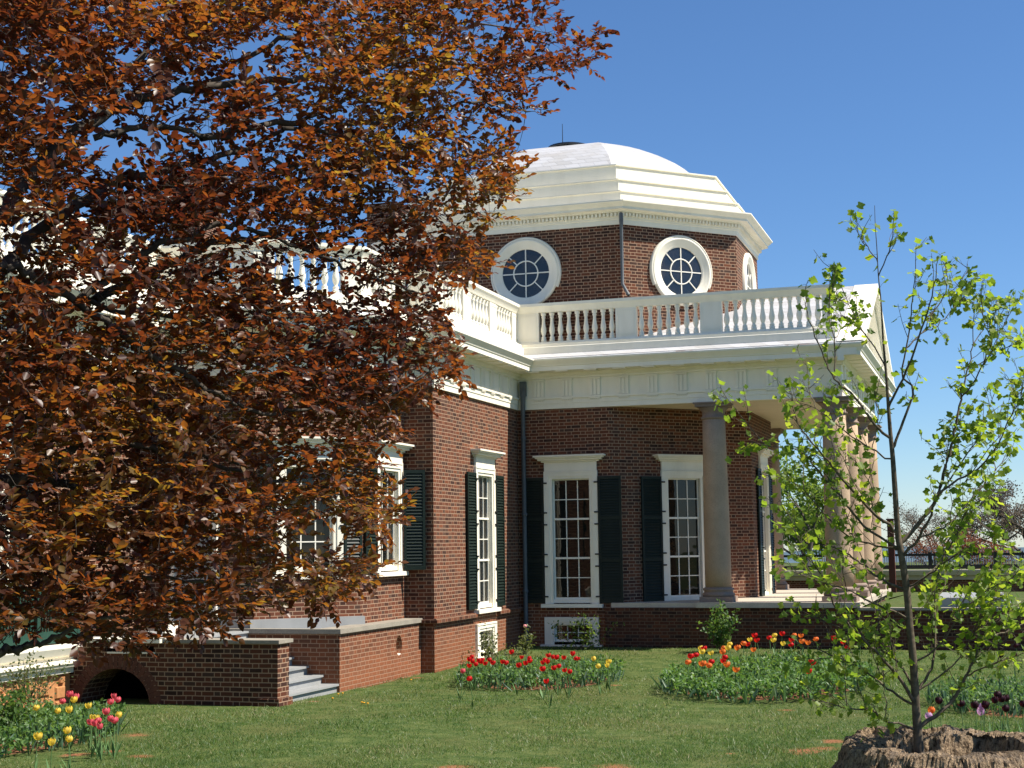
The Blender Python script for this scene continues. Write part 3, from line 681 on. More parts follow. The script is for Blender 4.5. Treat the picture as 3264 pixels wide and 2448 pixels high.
rb.build('rubble_facing', M_RUBBLE, wing)
wc = MB(); wc.sweep([(-14.92, 8.0), (-14.92, 21.57)], [(0.0, 0.50), (0.09, 0.50), (0.09, 0.59), (0.16, 0.60), (0.18, 0.64), (0.20, 0.66), (0.20, 0.70), (0.08, 0.72), (0.08, 0.76), (0.16, 0.80), (0.22, 0.92), (0.22, 0.95), (-0.2, 0.99)]); wc.build('cornice', M_WHITE, wing)

lw = tag(empty('terrace_wall', (3, 33.3, 0)), 'long low brick terrace wall in shade right of the portico', 'wall')
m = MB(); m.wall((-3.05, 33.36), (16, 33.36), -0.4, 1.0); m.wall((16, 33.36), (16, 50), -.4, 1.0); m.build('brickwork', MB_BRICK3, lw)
m = MB(); m.box(-3.0, 16.1, 33.30, 33.62, 1.003, 1.058); m.build('coping', M_CAP, lw)
sp = tag(empty('stone_steps', (-0.3, 36, 1.05)), 'pale grey stone landing with a step on the terrace behind the low wall', 'steps')
m = MB(); m.box(-1.35, 0.05, 33.9, 37.5, 0.9, 1.25); m.build('landing', M_GREY, sp)
m = MB(); m.box(0.052, 0.25, 33.9, 37.5, 0.9, 1.13); m.build('step', M_GREY, sp)

fw = tag(empty('terrace_wing', (2, 58, 0)), 'far brick terrace wing with a cream cornice and dark picket railing', 'wing')
YF = 57.0
m = MB(); m.wall((-14, YF), (20, YF), -1.0, 1.06); m.build('wall', MB_BRICK, fw)
m = MB(); m.sweep([(-14, YF), (20, YF)], [(0, 1.06), (0.1, 1.06), (0.1, 1.2), (0.28, 1.23), (0.34, 1.38), (0.34, 1.42), (0.0, 1.43), (-.02, 1.35)]); m.build('cornice', paint_mat('dull_cream', (0.46, 0.42, 0.33), (0.38, 0.345, 0.27)), fw)  # cornice in a duller, greyer cream than the house woodwork
m = MB(); m.box(-14, 20, YF, YF+.06, 1.46, 1.60); m.box(-14, 20, YF, YF+.06, 1.93, 2.02)
x = -14
while x < 20:
    m.box(x, x+.13, YF-.02, YF+.1, 1.46, 2.06); x += 2.3
railing = m.build('railing', M_IRON, fw)
m = MB(); x = -7.0
while x < 6.0: m.box(x, x+.030, YF+.01, YF+.04, 1.60, 1.93); x += 0.088
pk = m.build('picket', plain('pale_picket', (0.35, 0.38, 0.42), 0.6), railing); pk['kind'] = 'stuff'
m = MB(); x = -7.0
while x < 6.0: m.box(x, x+.02, YF+.02, YF+.04, 2.02, 2.02+RNG.uniform(.06, .14)); x += 0.10
pk = m.build('spike', M_IRON, railing); pk['kind'] = 'stuff'
bp_ = MB(); bp_.box(-3.80, -3.58, 55.0, 55.3, 0.5, 3.25); bp_.box(-3.83, -3.55, 54.97, 55.33, 3.252, 3.3)
tag(bp_.build('gate_post', plain('red_brown_post', (0.10, 0.03, 0.02), 0.7)), 'dark red brown post rising beside the farthest portico column', 'post')

# ================================================================= ground
def gz(x, y):
    k = min(max((y-28.0)/5.0, 0), 1); return 0.16*k*k*(3-2*k)+0.03*math.sin(x*.55+1)*math.sin(y*.43)*min(1, max(0, (28-y)/6))
def lawn_mat():
    t = NT('lawn_soil_grass'); p = t.pos()
    n1 = t.noise(p, 0.55, 4); n2 = t.noise(p, 3.2, 5, 0.65); n3 = t.noise(p, 38, 3)
    g = t.mix(t.smooth(n2, 0.3, 0.72), (0.045, 0.082, 0.020), (0.13, 0.155, 0.05))
    g = t.mix(t.smooth(n1, 0.42, 0.7, 0, .6), g, (0.115, 0.110, 0.040))
    g = t.mix(t.smooth(n3, 0.3, 0.8, 0, .5), g, (0.03, 0.045, 0.012))
    soil = t.mix(t.noise(p, 12, 4), (0.29, 0.125, 0.06), (0.19, 0.085, 0.042))
    mask = None
    for x, y, r in SOIL:
        d = t.n('ShaderNodeVectorMath', operation='DISTANCE'); t.l(p, d.inputs[0]); d.inputs[1].default_value = (x, y, 0)
        e = t.math('ADD', d.outputs['Value'], t.math('MULTIPLY', t.math('SUBTRACT', n2, 0.5), r*2.4))
        s = t.smooth(e, r*0.25, r*1.15, 1, 0); mask = s if mask is None else t.math('MAXIMUM', mask, s)
    t.bsdf(t.mix(mask, g, soil), 0.95, 0.1, bump=n3, bdist=0.03, bstr=0.6); return t.m
def soilpt(px, py, r): q = at_z(px, py, 0); return (q[0], q[1], r)
SOIL = [soilpt(2560, 2392, .30), soilpt(2625, 2385, .22), soilpt(2655, 2362, .22), soilpt(2500, 2265, .14), soilpt(1960, 2440, .28), soilpt(2010, 2447, .2), soilpt(3230, 2275, .5), soilpt(1955, 2185, .18),
        soilpt(430, 2350, .2), soilpt(360, 2400, .16), soilpt(240, 2410, .22), soilpt(450, 2415, .18), soilpt(1440, 2442, .22), soilpt(1750, 2443, .15), soilpt(2325, 2397, .09), soilpt(2140, 2200, .2), soilpt(1330, 2160, .12), soilpt(1000, 2235, .1)]
M_LAWN = lawn_mat()
gm = MB(); xs = list(np.arange(-60, 60.1, 1.0)); ys = list(np.arange(-30, 75.1, 1.0))
V = np.array([(x, y, gz(x, y)-(0.4 if (x < -11.2 and y > 24.2) else 0)) for y in ys for x in xs], np.float32); nx = len(xs)
F = [(j*nx+i, j*nx+i+1, (j+1)*nx+i+1, (j+1)*nx+i) for j in range(len(ys)-1) for i in range(nx-1)]
# skirt down the hill to the plain
ring = [(x, ys[0]) for x in xs]+[(xs[-1], y) for y in ys[1:]]+[(x, ys[-1]) for x in xs[::-1][1:]]+[(xs[0], y) for y in ys[::-1][1:-1]]
ridx = [i for i in range(nx)]+[j*nx+nx-1 for j in range(1, len(ys))]+[(len(ys)-1)*nx+i for i in range(nx-2, -1, -1)]+[j*nx for j in range(len(ys)-2, 0, -1)]
V = [tuple(v) for v in V]; prev = ridx
for sc_, z in ((3, -9), (12, -55), (60, -120), (400, -150)):
    b0 = len(V); V += [((x-0)*sc_, (y-22)*sc_+22, z) for x, y in ring]; cur = list(range(b0, b0+len(ring)))
    for k in range(len(ring)): k2 = (k+1) % len(ring); F.append((prev[k], cur[k], cur[k2], prev[k2]))
    prev = cur
me = bpy.data.meshes.new('lawn'); me.from_pydata(V, [], F); me.update(); me.materials.append(M_LAWN)
tag(link('lawn', me), kind='structure')
def hills_mesh():
    v = []; f = []; N = 120
    for k in range(N+1):
        a = rad(-75+150*k/N); r = 11000; h = -60+14*math.sin(k*.35)+10*math.sin(k*.9+1)+8*math.sin(k*2.1)
        for rr, z in ((r*.8, -160), (r*.93, h*.5-90), (r, h), (r*1.1, -160)): v.append((rr*math.sin(a), rr*math.cos(a), z))
    for k in range(N):
        for j in range(3): f.append((k*4+j, k*4+j+1, k*4+j+5, k*4+j+4))
    me = bpy.data.meshes.new('hills'); me.from_pydata(v, [], f); me.update(); me.materials.append(plain('hazy_wooded_hills', (0.10, 0.15, 0.19), 0.95, 0.0, scale=.002)); return me  # blue of the distance haze is mixed into the woodland colour
tag(link('hills', hills_mesh()), kind='structure')
bk = MB(); bk.poly([(-3.0, 33.6, 1.03), (16, 33.6, 1.03), (16, 56.95, 0.62), (-3.0, 56.95, 0.62)]); bk.poly([(-8, 43.2, .9), (-3, 43.2, .9), (-3, 56.95, .62), (-8, 56.95, .62)])
tag(bk.build('lawn_terrace', M_LAWN), kind='structure')

# ================================================================= trees
M_BARK = plain('beech_bark', (0.10, 0.085, 0.07), 0.85, 0.15, var=0.55, scale=9)
M_BARK2 = plain('sapling_bark', (0.15, 0.12, 0.085), 0.85, 0.15, var=0.5, scale=20)
M_BEECH = leaf_mat('copper_beech_leaf', [(0, (0.042, 0.018, 0.013)), (.35, (0.085, 0.034, 0.020)), (.7, (0.125, 0.052, 0.025)), (.9, (0.11, 0.055, 0.016)), (1, (0.14, 0.09, 0.03))],
                   [(0, (0.10, 0.020, 0.010)), (.35, (0.26, 0.060, 0.014)), (.7, (0.40, 0.120, 0.018)), (.92, (0.42, 0.18, 0.02)), (1, (0.46, 0.28, 0.03))], 0.48, 0.55, 0.40)
M_TULIPTREE = leaf_mat('tulip_tree_leaf', [(0, (0.07, 0.13, 0.018)), (.6, (0.13, 0.21, 0.028)), (1, (0.20, 0.26, 0.04))], [(0, (0.22, 0.36, 0.03)), (.6, (0.38, 0.52, 0.035)), (1, (0.54, 0.62, 0.05))], 0.54, 0.3, 0.45)
BEECH_SHAPE = [(0.15, 0.26), (0.38, 0.5), (0.65, 0.42), (0.86, 0.2)]
TULIP_SHAPE = [(0.02, 0.30), (0.10, 0.52), (0.22, 0.56), (0.40, 0.40), (0.62, 0.48), (0.80, 0.60), (0.93, 0.38), (0.90, 0.12)]
FORM = np.array([0, 0, 1.0])

def in_poly(px, py, poly):
    poly = np.asarray(poly, float); x0, y0 = poly[:, 0], poly[:, 1]; x1, y1 = np.roll(x0, -1), np.roll(y0, -1)
    c = ((y0 > py[:, None]) != (y1 > py[:, None])) & (px[:, None] < (x1-x0)*(py[:, None]-y0)/(y1-y0+1e-12)+x0)
    return c.sum(1) % 2 == 1

def smooth_path(pts, k=5):
    pts = np.asarray(pts, float); out = []
    n = len(pts)
    for i in range(n-1):
        p0, p1, p2, p3 = pts[max(i-1, 0)], pts[i], pts[i+1], pts[min(i+2, n-1)]
        for t in np.arange(k)/k: out.append(0.5*((2*p1)+(-p0+p2)*t+(2*p0-5*p1+4*p2-p3)*t*t+(-p0+3*p1-3*p2+p3)*t**3))
    out.append(pts[-1]); return np.array(out)

def build_beech():
    root = tag(empty('copper_beech_tree', (-9.6, 8.2, 0)), 'copper beech with dense red brown foliage and low grey limbs filling the left', 'tree')
    D = lambda px: 8.6+3.3*min(max(px, -400), 1900)/1700
    limbs = [
        ([(-260, 900), (60, 600), (170, 490), (318, 368), (470, 315), (640, 280), (860, 262), (1060, 240), (1300, 190), (1500, 150)], .050, .010, 0.0),
        ([(309, 380), (386, 270), (515, 77), (640, -120)], .030, .012, .3),
        ([(-200, 1000), (120, 740), (298, 622), (420, 560), (547, 542), (771, 473), (895, 408), (1080, 330), (1250, 220)], .045, .009, .5),
        ([(298, 440), (430, 405), (560, 410), (700, 440), (820, 490), (1000, 560), (1200, 600), (1380, 640)], .022, .006, -.5),
        ([(-150, 1150), (250, 950), (462, 807), (572, 765), (696, 720), (796, 730), (995, 800), (1150, 870), (1350, 940)], .032, .007, -.3),
        ([(300, 960), (547, 834), (647, 790), (746, 765), (900, 750)], .034, .02, 1.2),
        ([(-200, 900), (0, 850), (120, 880), (308, 1008), (388, 1068), (478, 1128), (547, 1163), (647, 1227), (746, 1287), (855, 1322), (940, 1312), (1180, 1290), (1380, 1180)], .030, .006, -.8),
        ([(640, 440), (850, 400), (1060, 393), (1224, 383), (1398, 343), (1597, 328), (1690, 355)], .026, .005, .2),
        ([(-250, 1560), (0, 1540), (119, 1500), (175, 1474), (300, 1400), (520, 1440), (760, 1500), (1050, 1560)], .05, .008, -.2),
        ([(119, 1505), (230, 1560), (420, 1640), (640, 1690), (900, 1720)], .028, .008, .6),
        ([(-200, 2100), (0, 2077), (50, 2071), (101, 2054), (152, 2048), (260, 1990), (420, 1960)], .030, .01, -.6),
        ([(420, 1240), (480, 1290), (600, 1360), (800, 1420), (1000, 1440)], .024, .006, .9),
        ([(-200, 1700), (60, 1760), (330, 1830), (640, 1850), (900, 1880)], .03, .007, .1),
        ([(-200, 300), (60, 270), (230, 120), (330, -60)], .04, .02, .8),
        ([(640, 280), (800, 180), (1000, 90), (1250, 60), (1450, 70), (1720, 100)], .022, .005, .6),
        ([(900, 410), (1100, 430), (1350, 470), (1500, 560)], .016, .005, -.2),
        ([(-250, 1350), (60, 1330), (330, 1370), (560, 1430), (760, 1480)], .028, .008, 1.0),
        ([(200, 930), (330, 980), (560, 1010), (800, 1060), (1150, 1090), (1330, 1050)], .02, .006, .5),
    ]
    segs = []; nodes = []; 
    tp = np.array([[-9.6, 8.2, -.1], [-9.5, 8.2, 1.5], [-9.45, 8.25, 3.2], [-9.3, 8.35, 5.0], [-9.1, 8.5, 7.0], [-8.9, 8.6, 9.0]]); segs.append((smooth_path(tp), np.interp(np.arange(26), [0, 25], [.24, .08])))
    for pl, r0, r1, dd in limbs:
        n = len(pl); p = [at_d(x, y, D(x)+dd*np.interp(i, [0, n-1], [.4, 1])) for i, (x, y) in enumerate(pl)]
        p = np.array(p)
        if pl[0][0] < -100:
            z = max(1.6, p[0][2]-.6); base = np.array([-9.45, 8.25, z]); p = np.vstack([base, p])
        sp_ = smooth_path(p, 6); sp_[1:-1] += RNG.normal(0, .012, (len(sp_)-2, 3))
        rr = np.interp(np.linspace(0, 1, len(sp_)), [0, 1], [r0, r1]); segs.append((sp_, rr)); nodes.append(np.c_[sp_, rr])
    outline = [(-420, -260), (1600, -260), (1785, -40), (1790, 60), (1742, 148), (1820, 160), (1917, 88), (1918, 165), (1845, 214), (1742, 268), (1700, 238), (1668, 282), (1748, 330), (1740, 372), (1652, 350), (1565, 400), (1640, 395), (1660, 300), (1600, 480), (1655, 440), (1662, 515), (1670, 590),
               (1608, 636), (1565, 690), (1535, 770), (1560, 825), (1500, 875), (1455, 885), (1440, 960), (1420, 1010), (1400, 1062), (1455, 1180), (1385, 1250), (1300, 1290), (1210, 1330), (1256, 1368), (1200, 1466), (1180, 1520), (1195, 1575), (1272, 1604), (1228, 1688), (1125, 1685), (1050, 1655),
               (934, 1698), (893, 1735), (1100, 1738), (1165, 1768), (1254, 1781), (1165, 1840), (1090, 1866), (1072, 1915), (953, 1905), (826, 1930), (750, 1940), (700, 1985), (640, 2010), (560, 1975), (481, 2010), (423, 2055), (380, 2075), (289, 2050), (200, 2030), (150, 1985), (0, 1990), (-420, 1990), (-420, 2060)]
    thin = [(500, 430, 75, .12), (345, 520, 80, .2), (800, 185, 55, .1), (620, 275, 50, .3), (160, 330, 60, .3), (390, 610, 55, .25), (1240, 640, 45, .15), (1000, 190, 40, .3), (900, 100, 40, .4), (560, 360, 45, .3), (880, 860, 80, .6), (1050, 900, 90, .5), (1200, 930, 80, .5), (1080, 1000, 50, .5), (290, 935, 70, .45), (430, 980, 60, .45), (620, 1200, 55, .4), (1000, 880, 80, .3),
            (300, 1150, 40, .5), (1420, 720, 60, .45), (1150, 800, 80, .55), (1340, 560, 60, .5), (70, 700, 60, .45), (700, 330, 35, .4), (1400, 150, 40, .5), (1450, 480, 40, .6), (950, 310, 35, .5), (720, 860, 60, .6), (210, 480, 40, .4), (1080, 60, 45, .4), (1480, 250, 40, .5), (1530, 420, 40, .5)]
    nA = 9600
    px = RNG.uniform(-420, 1930, nA*3); py = RNG.uniform(-260, 2130, nA*3); ok = in_poly(px, py, outline)
    keep = np.ones(len(px))
    for ti, (x, y, r, k) in enumerate(thin): keep *= 1-(1-k*(.55 if ti < 10 else .75))*np.clip((1.8 if ti < 10 else 1.5)-np.hypot(px-x, py-y)/r, 0, 1)
    keep *= np.where((px > 880) & (px < 1110) & (py > 1640) & (py < 1775), .12, 1)
    edge = np.clip((px-1250)/450, 0, 1); keep *= 1-.40*edge
    keep *= .62+.38*np.clip(1.6*np.sin(px*.0085+py*.003+1.1*np.sin(py*.006))*np.sin(py*.021-px*.006+.8*np.sin(px*.007))+.45, -.6, 1)
    keep *= np.where((px < 0) | (py < 0), .5, 1.0)
    for pl, r0, r1, dd in limbs:
        q = np.array(pl, float)
        for (ax, ay), (bx, by) in zip(q, q[1:]):
            vx, vy = bx-ax, by-ay; tt = np.clip(((px-ax)*vx+(py-ay)*vy)/(vx*vx+vy*vy), 0, 1); dl = np.hypot(px-ax-tt*vx, py-ay-tt*vy)
            keep *= np.where((dl < np.where(py < 760, 28, 20)) & (px < 1000), np.where(py < 760, .22, .4), 1)
    ok &= RNG.random(len(px)) < keep; px, py = px[ok][:nA], py[ok][:nA]
    A = np.array([at_d(x, y, D(x)+RNG.uniform(-1.25, 1.25)*(1-.45*np.clip((x-1000)/700, 0, 1))) for x, y in zip(px, py)])
    # keep the crown in front of the house and porch
    NN = np.concatenate(nodes); nodeP = list(NN[:, :3]); nodeR = list(NN[:, 3])
    dist0 = np.array([np.min(np.sum((NN[:, :3]-a)**2, 1)) for a in A]); order = np.argsort(dist0)
    cap = len(NN)+len(A)*2; buf = np.zeros((cap, 3)); rb_ = np.zeros(cap); buf[:len(NN)] = NN[:, :3]; rb_[:len(NN)] = NN[:, 3]; cnt = len(NN)
    LP, LU, LN, LL = [], [], [], []
    sunv = np.array(sdir)
    for i in order:
        a = A[i]; j = int(np.argmin(np.sum((buf[:cnt]-a)**2, 1))); b = buf[j]; v = a-b; l = np.linalg.norm(v)
        if l < .03: continue
        mid = b+v*.5+np.array([0, 0, .06*l])+RNG.normal(0, .06*l, 3)
        r0 = min(rb_[j]*.75, .0035+.006*l); pts = np.array([b, mid, a]); segs.append((smooth_path(pts, 2), np.linspace(r0, .0016, 5)))
        buf[cnt] = mid; rb_[cnt] = r0*.7; buf[cnt+1] = a; rb_[cnt+1] = .0022; cnt += 2
        d = v/l; d = d*.6+RNG.normal(0, .45, 3); d[2] *= .6; d[2] += .08; d /= np.linalg.norm(d)
        side = np.cross(d, FORM); side /= np.linalg.norm(side)+1e-6; nrm = np.cross(side, d)+RNG.normal(0, .25, 3); 
        k = RNG.integers(8, 13); ln = RNG.uniform(.14, .25)
        tw = np.array([a, a+d*ln*.5, a+d*ln+np.array([0, 0, -.01])]); segs.append((tw, [.002, .0016, .0010]))
        for q in range(k):
            f = (q+.4)/k; s = 1 if q % 2 else -1
            u = d*(.55+.3*f)+side*s*(.9-.55*f)+RNG.normal(0, .22, 3); LP.append(a+d*ln*f); LU.append(u); LN.append(nrm+RNG.normal(0, .45, 3)); LL.append(RNG.uniform(.036, .066))
    LP, LU, LN, LL = map(np.array, (LP, LU, LN, LL))
    # colour of each leaf: neighbouring sprays lean the same way
    rr = np.clip(.5+.22*np.sin(LP[:, 0]*2.1+LP[:, 2]*1.7)+.18*np.sin(LP[:, 1]*2.9-LP[:, 2]*2.3)+RNG.normal(0, .22, len(LP)), 0, 1)
    tubes('trunk', M_BARK, segs[:1], root, 12); tubes('limb', M_BARK, segs[1:1+len(limbs)], root, 8); tubes('twig', M_BARK, segs[1+len(limbs):], root, 3)
    leaves('crown', M_BEECH, LP, LU, LN, LL, LL*.68, BEECH_SHAPE, root, .22, .12, rr)
build_beech()

# stump -----------------------------------------------------------
def build_stump():
    c = at_d(2985, 2360, 14.55); cx, cy = c[0]+.12, c[1]+.05
    root = tag(empty('tree_stump', (cx, cy, 0)), 'broad hollow rotten tree stump with pale crumbling sides in the near right corner', 'stump')
    t = NT('rotten_wood'); p = t.pos()
    mp = t.n('ShaderNodeMapping'); mp.inputs['Scale'].default_value = (1, 1, .35); t.l(p, mp.inputs[0])
    a = t.noise(mp.outputs[0], 9, 6, .7); b = t.noise(p, 30, 4, .7)
    mp.inputs['Scale'].default_value = (1, 1, .34); a2 = t.noise(mp.outputs[0], 26, 5, .75)
    c_ = t.mix(t.smooth(a2, .36, .58), (0.05, 0.032, 0.02), (0.52, 0.38, 0.245)); c_ = t.mix(t.smooth(a, .54, .72, 0, .8), c_, (0.05, 0.032, 0.02)); c_ = t.mix(t.smooth(b, .45, .7, 0, .6), c_, (0.16, 0.10, 0.06))
    geo = t.n('ShaderNodeNewGeometry'); sz = t.n('ShaderNodeSeparateXYZ'); t.l(geo.outputs['Normal'], sz.inputs[0])
    c_ = t.mix(t.smooth(sz.outputs[2], .6, .92, 0, .85), c_, t.mix(t.smooth(b, .35, .65), (0.08, 0.062, 0.047), (0.30, 0.24, 0.185)))
    t.bsdf(c_, .95, .1, bump=t.math('ADD', a2, t.math('MULTIPLY', b, .6)), bdist=.07, bstr=1.0)
    N = 420; rnd = np.random.default_rng(5)
    ph = rnd.uniform(0, 6.28, 40)
    def rough(an, k0, amp): return sum(amp/(j+1)**.7*math.sin(an*(k0+j*3.1)+ph[j]) for j in range(9))
    def pn(w):
        k = np.exp(-.5*(np.arange(-3*w, 3*w+1)/w)**2); q = rnd.normal(size=N); q = np.convolve(np.concatenate([q, q, q]), k/np.sqrt((k*k).sum()), 'same')[N:2*N]; return q
    NZ = [pn(w) for w in (2, 3, 6, 14, 30)]; DR = rnd.integers(-3, 4, (5, 40))
    def ridge(an, z):
        k = an/(2*math.pi)*N; o = 0.0
        for a_, q, j_ in zip((.007, .011, .015, .018, .02), NZ, range(5)): o += a_*q[int(k+DR[j_][int(abs(z)*12) % 40]) % N]
        return o
    prof = [(1.40, -.1), (1.30, .02), (1.22, .10), (1.16, .17), (1.11, .24), (1.08, .31), (1.05, .37), (1.03, .42), (1.01, .46), (.99, .49), (.96, .505), (.93, .512), (.89, .51), (.84, .505), (.79, .50), (.74, .492), (.69, .48), (.645, .46), (.62, .40), (.60, .3), (.57, .18), (.5, .02)]
    V, F = [], []
    for i, (r, z) in enumerate(prof):
        for k in range(N):
            an = 2*math.pi*k/N
            rr = r*(1+.03*math.sin(2*an+1)+.02*math.sin(3*an))
            if i <= 10: rr += rough(an, 5, .022)+ridge(an, z)*(1.25 if i < 9 else .7)+rnd.normal(0, .007)
            elif i >= 16: rr = r*(1+.16*math.sin(2*an+.4)+.10*math.sin(5*an+2)+.04*math.sin(17*an))+ridge(an, z)*.5
            zz = z
            if 7 < i < 18: zz += rough(an, 3, .020)+.03*math.sin(3*an+1)+(.05*max(0, math.sin(an-.3))) + ridge((an*1.3) % 6.28, r*6)*.5+rnd.normal(0, .006) - (.05 if (i in (12, 13, 14) and math.sin(7*an+r*9) > .55) else 0)
            V.append((cx+rr*math.cos(an), cy+rr*math.sin(an), zz))
    for i in range(len(prof)-1):
        for k in range(N): F.append((i*N+k, i*N+(k+1) % N, (i+1)*N+(k+1) % N, (i+1)*N+k))
    me = bpy.data.meshes.new('stump_wood'); me.from_pydata(V, [], F); me.update(); me.materials.append(t.m); link('stump_wood', me, root)
    m = MB(); m.lathe((cx, cy, 0), [(.62, .13), (.3, .15), (.05, .16)], 32, cap=False); m.build('rotten_heart', plain('dark_mulch', (0.03, 0.02, 0.014), .95, .05), root)
build_stump()

def build_sapling():
    base = at_d(2932, 2398, 14.5)
    root = tag(empty('tulip_tree', tuple(base)), 'young tulip tree with sparse lime green leaves growing out of the hollow stump', 'tree')
    D0 = 14.5
    tr = [(2932, 2430), (2930, 2395), (2922, 2290), (2912, 2120), (2900, 2000), (2890, 1880), (2870, 1750), (2862, 1700), (2852, 1550), (2845, 1450), (2838, 1380), (2832, 1300), (2825, 1200), (2815, 1080), (2808, 960), (2800, 880), (2795, 790), (2790, 720), (2788, 655)]
    br = [
        ([(2905, 2330), (2820, 2298), (2780, 2265), (2700, 2258), (2640, 2240), (2580, 2228)], .012, -.7), ([(2902, 2267), (2826, 2195), (2775, 2152), (2699, 2108), (2609, 2072), (2540, 2050)], .014, .5),
        ([(2909, 2239), (2862, 2155), (2800, 2083), (2739, 2022), (2667, 1946), (2627, 1848), (2575, 1770), (2530, 1690)], .020, -.6), ([(2905, 2190), (2860, 2110), (2790, 2060), (2700, 2010), (2600, 1970), (2500, 1950)], .014, .9),
        ([(2938, 2315), (3025, 2246), (3079, 2155), (3115, 2079), (3111, 1985), (3120, 1900)], .024, .4), ([(3115, 2043), (3187, 2022), (3260, 1990), (3330, 1950)], .012, .7), ([(3079, 2155), (3180, 2110), (3270, 2080)], .010, -.5),
        ([(2930, 2213), (2970, 2130), (2981, 2029), (2981, 1920), (2985, 1850), (3010, 1780)], .016, .8), ([(2873, 1895), (2819, 1854), (2759, 1807), (2690, 1760), (2610, 1720), (2500, 1640)], .016, .3),
        ([(2855, 1706), (2775, 1623), (2710, 1554), (2638, 1468), (2580, 1400), (2535, 1330), (2520, 1250)], .018, -.5), ([(2855, 1746), (2753, 1674), (2681, 1583), (2616, 1511), (2550, 1440), (2440, 1420), (2390, 1410)], .014, .6),
        ([(2826, 1402), (2775, 1337), (2724, 1265), (2659, 1207), (2620, 1120), (2572, 998), (2569, 910)], .016, -.2), ([(2659, 1207), (2660, 1100), (2640, 980), (2660, 900)], .008, .3),
        ([(2873, 1735), (2934, 1663), (2985, 1590), (3014, 1489), (3043, 1381), (3061, 1272), (3079, 1200), (3100, 1100), (3105, 970)], .024, .5), ([(2905, 1779), (2945, 1690), (2999, 1569), (3097, 1507), (3169, 1435), (3223, 1327), (3242, 1262)], .016, -.7),
        ([(2938, 1724), (3028, 1670), (3115, 1569), (3169, 1507), (3215, 1430)], .010, .9), ([(2851, 1424), (2880, 1345), (2909, 1243), (2876, 1190), (2898, 1052), (2912, 925), (2923, 790)], .016, .2),
        ([(2850, 1300), (2891, 1179), (2949, 1016), (2977, 907), (2988, 820)], .014, -.4), ([(2949, 1016), (3000, 960), (3020, 880), (2998, 818)], .007, .2), ([(2900, 1110), (2938, 1063), (2988, 1038), (3043, 980), (3062, 950)], .008, .5),
        ([(2800, 835), (2753, 774), (2728, 723)], .006, .2), ([(2811, 871), (2840, 774), (2847, 680)], .007, -.2), ([(2825, 1160), (2760, 1066), (2690, 1010), (2660, 960)], .008, .5), ([(3061, 1272), (3120, 1190), (3160, 1090), (3170, 1000)], .009, -.3),
        ([(3079, 1200), (3150, 1140), (3220, 1100), (3245, 1075)], .007, .3), ([(2985, 1590), (3060, 1480), (3120, 1390), (3170, 1250)], .010, .2), ([(2890, 1880), (2960, 1830), (3060, 1760), (3180, 1700)], .012, -.6), ([(2912, 2120), (3000, 2050), (3060, 1960), (3150, 1880), (3240, 1840)], .012, -.3),
        ([(2895, 1960), (2800, 1930), (2700, 1880), (2600, 1850), (2480, 1800)], .012, -.9), ([(2870, 1760), (2790, 1740), (2680, 1690), (2560, 1560), (2470, 1520)], .012, .8), ([(2845, 1480), (2780, 1430), (2700, 1380), (2600, 1300), (2545, 1290)], .010, .7),
        ([(2890, 1880), (2990, 1800), (3080, 1650), (3180, 1560)], .01, .6), ([(2930, 2213), (3040, 2120), (3100, 2030), (3200, 1960), (3290, 1900)], .01, .2),
    ]
    extra = []
    for pl, r, dd in br:                                              # finer upright side branches
        for q in range(0 if pl[-1][1] < 920 else 2 if len(pl) > 4 else 1):
            i = int(RNG.integers(1, len(pl)-1)) if len(pl) > 2 else 1; x, y = pl[i]; l = RNG.uniform(110, 230)*(.6 if pl[-1][1] < 860 else 1)
            lean = np.sign(pl[-1][0]-pl[0][0])*RNG.uniform(.0, .9)+RNG.normal(0, .3)
            extra.append(([(x, y), (x+lean*l*.3+RNG.normal(0, 6), y-l*.45), (x+lean*l*.62+RNG.normal(0, 12), y-l)], .0055, dd*i/len(pl)+RNG.normal(0, .2)))
    br = br+extra
    segs = []; P0 = smooth_path([at_d(x, y, D0+.02*i) for i, (x, y) in enumerate(tr)], 4)
    segs.append((P0, np.interp(np.linspace(0, 1, len(P0)), [0, .15, .35, .6, .8, 1], [.054, .040, .032, .018, .006, .0025])))
    pixP = np.vstack([smooth_path(np.array(tr, float), 4)]); refP = P0.copy()
    LP, LU, LN, LL = [], [], [], []
    def leafat(p, d, n=1):
        for _ in range(n):
            u = d*.5+RNG.normal(0, .7, 3)+np.array([0, 0, -.15]); u /= np.linalg.norm(u); pet = p+u*RNG.uniform(.03, .07)
            segs.append((np.array([p, (p+pet)/2+[0, 0, .008], pet]), [.0018, .0014, .0012]))
            LP.append(pet); LU.append(u+np.array([0, 0, -.3])); LN.append(RNG.normal(0, .6, 3)+np.array([.25, -.1, .75])); LL.append(RNG.uniform(.036, .082))
    for pl, r, dd in br:
        n = len(pl); d0 = D0+(.1 if pl[0][0] > 2780 and pl[0][0] < 2945 else dd*.6)
        k0 = int(np.argmin(np.hypot(pixP[:, 0]-pl[0][0], pixP[:, 1]-pl[0][1]))); root_p = refP[k0]; d0 = float((root_p-np.array([0, 0, CAMZ])) @ FWD)
        pp = [root_p]+[at_d(x, y, d0+dd*((i+.0)/(n-1))**1.1) for i, (x, y) in enumerate(pl)][(1 if n > 2 else 0):]
        p = smooth_path(pp, 5); pixP = np.vstack([pixP, smooth_path(np.array(pl, float), 5)[:len(p)]]); refP = np.vstack([refP, p[:len(pixP)-len(refP)]]); n = len(pl)
        if len(refP) < len(pixP): pixP = pixP[:len(refP)]
        p[1:] += RNG.normal(0, .006, (len(p)-1, 3))
        segs.append((p, np.linspace(r, .003, len(p))))
        high = pl[-1][1] < 860
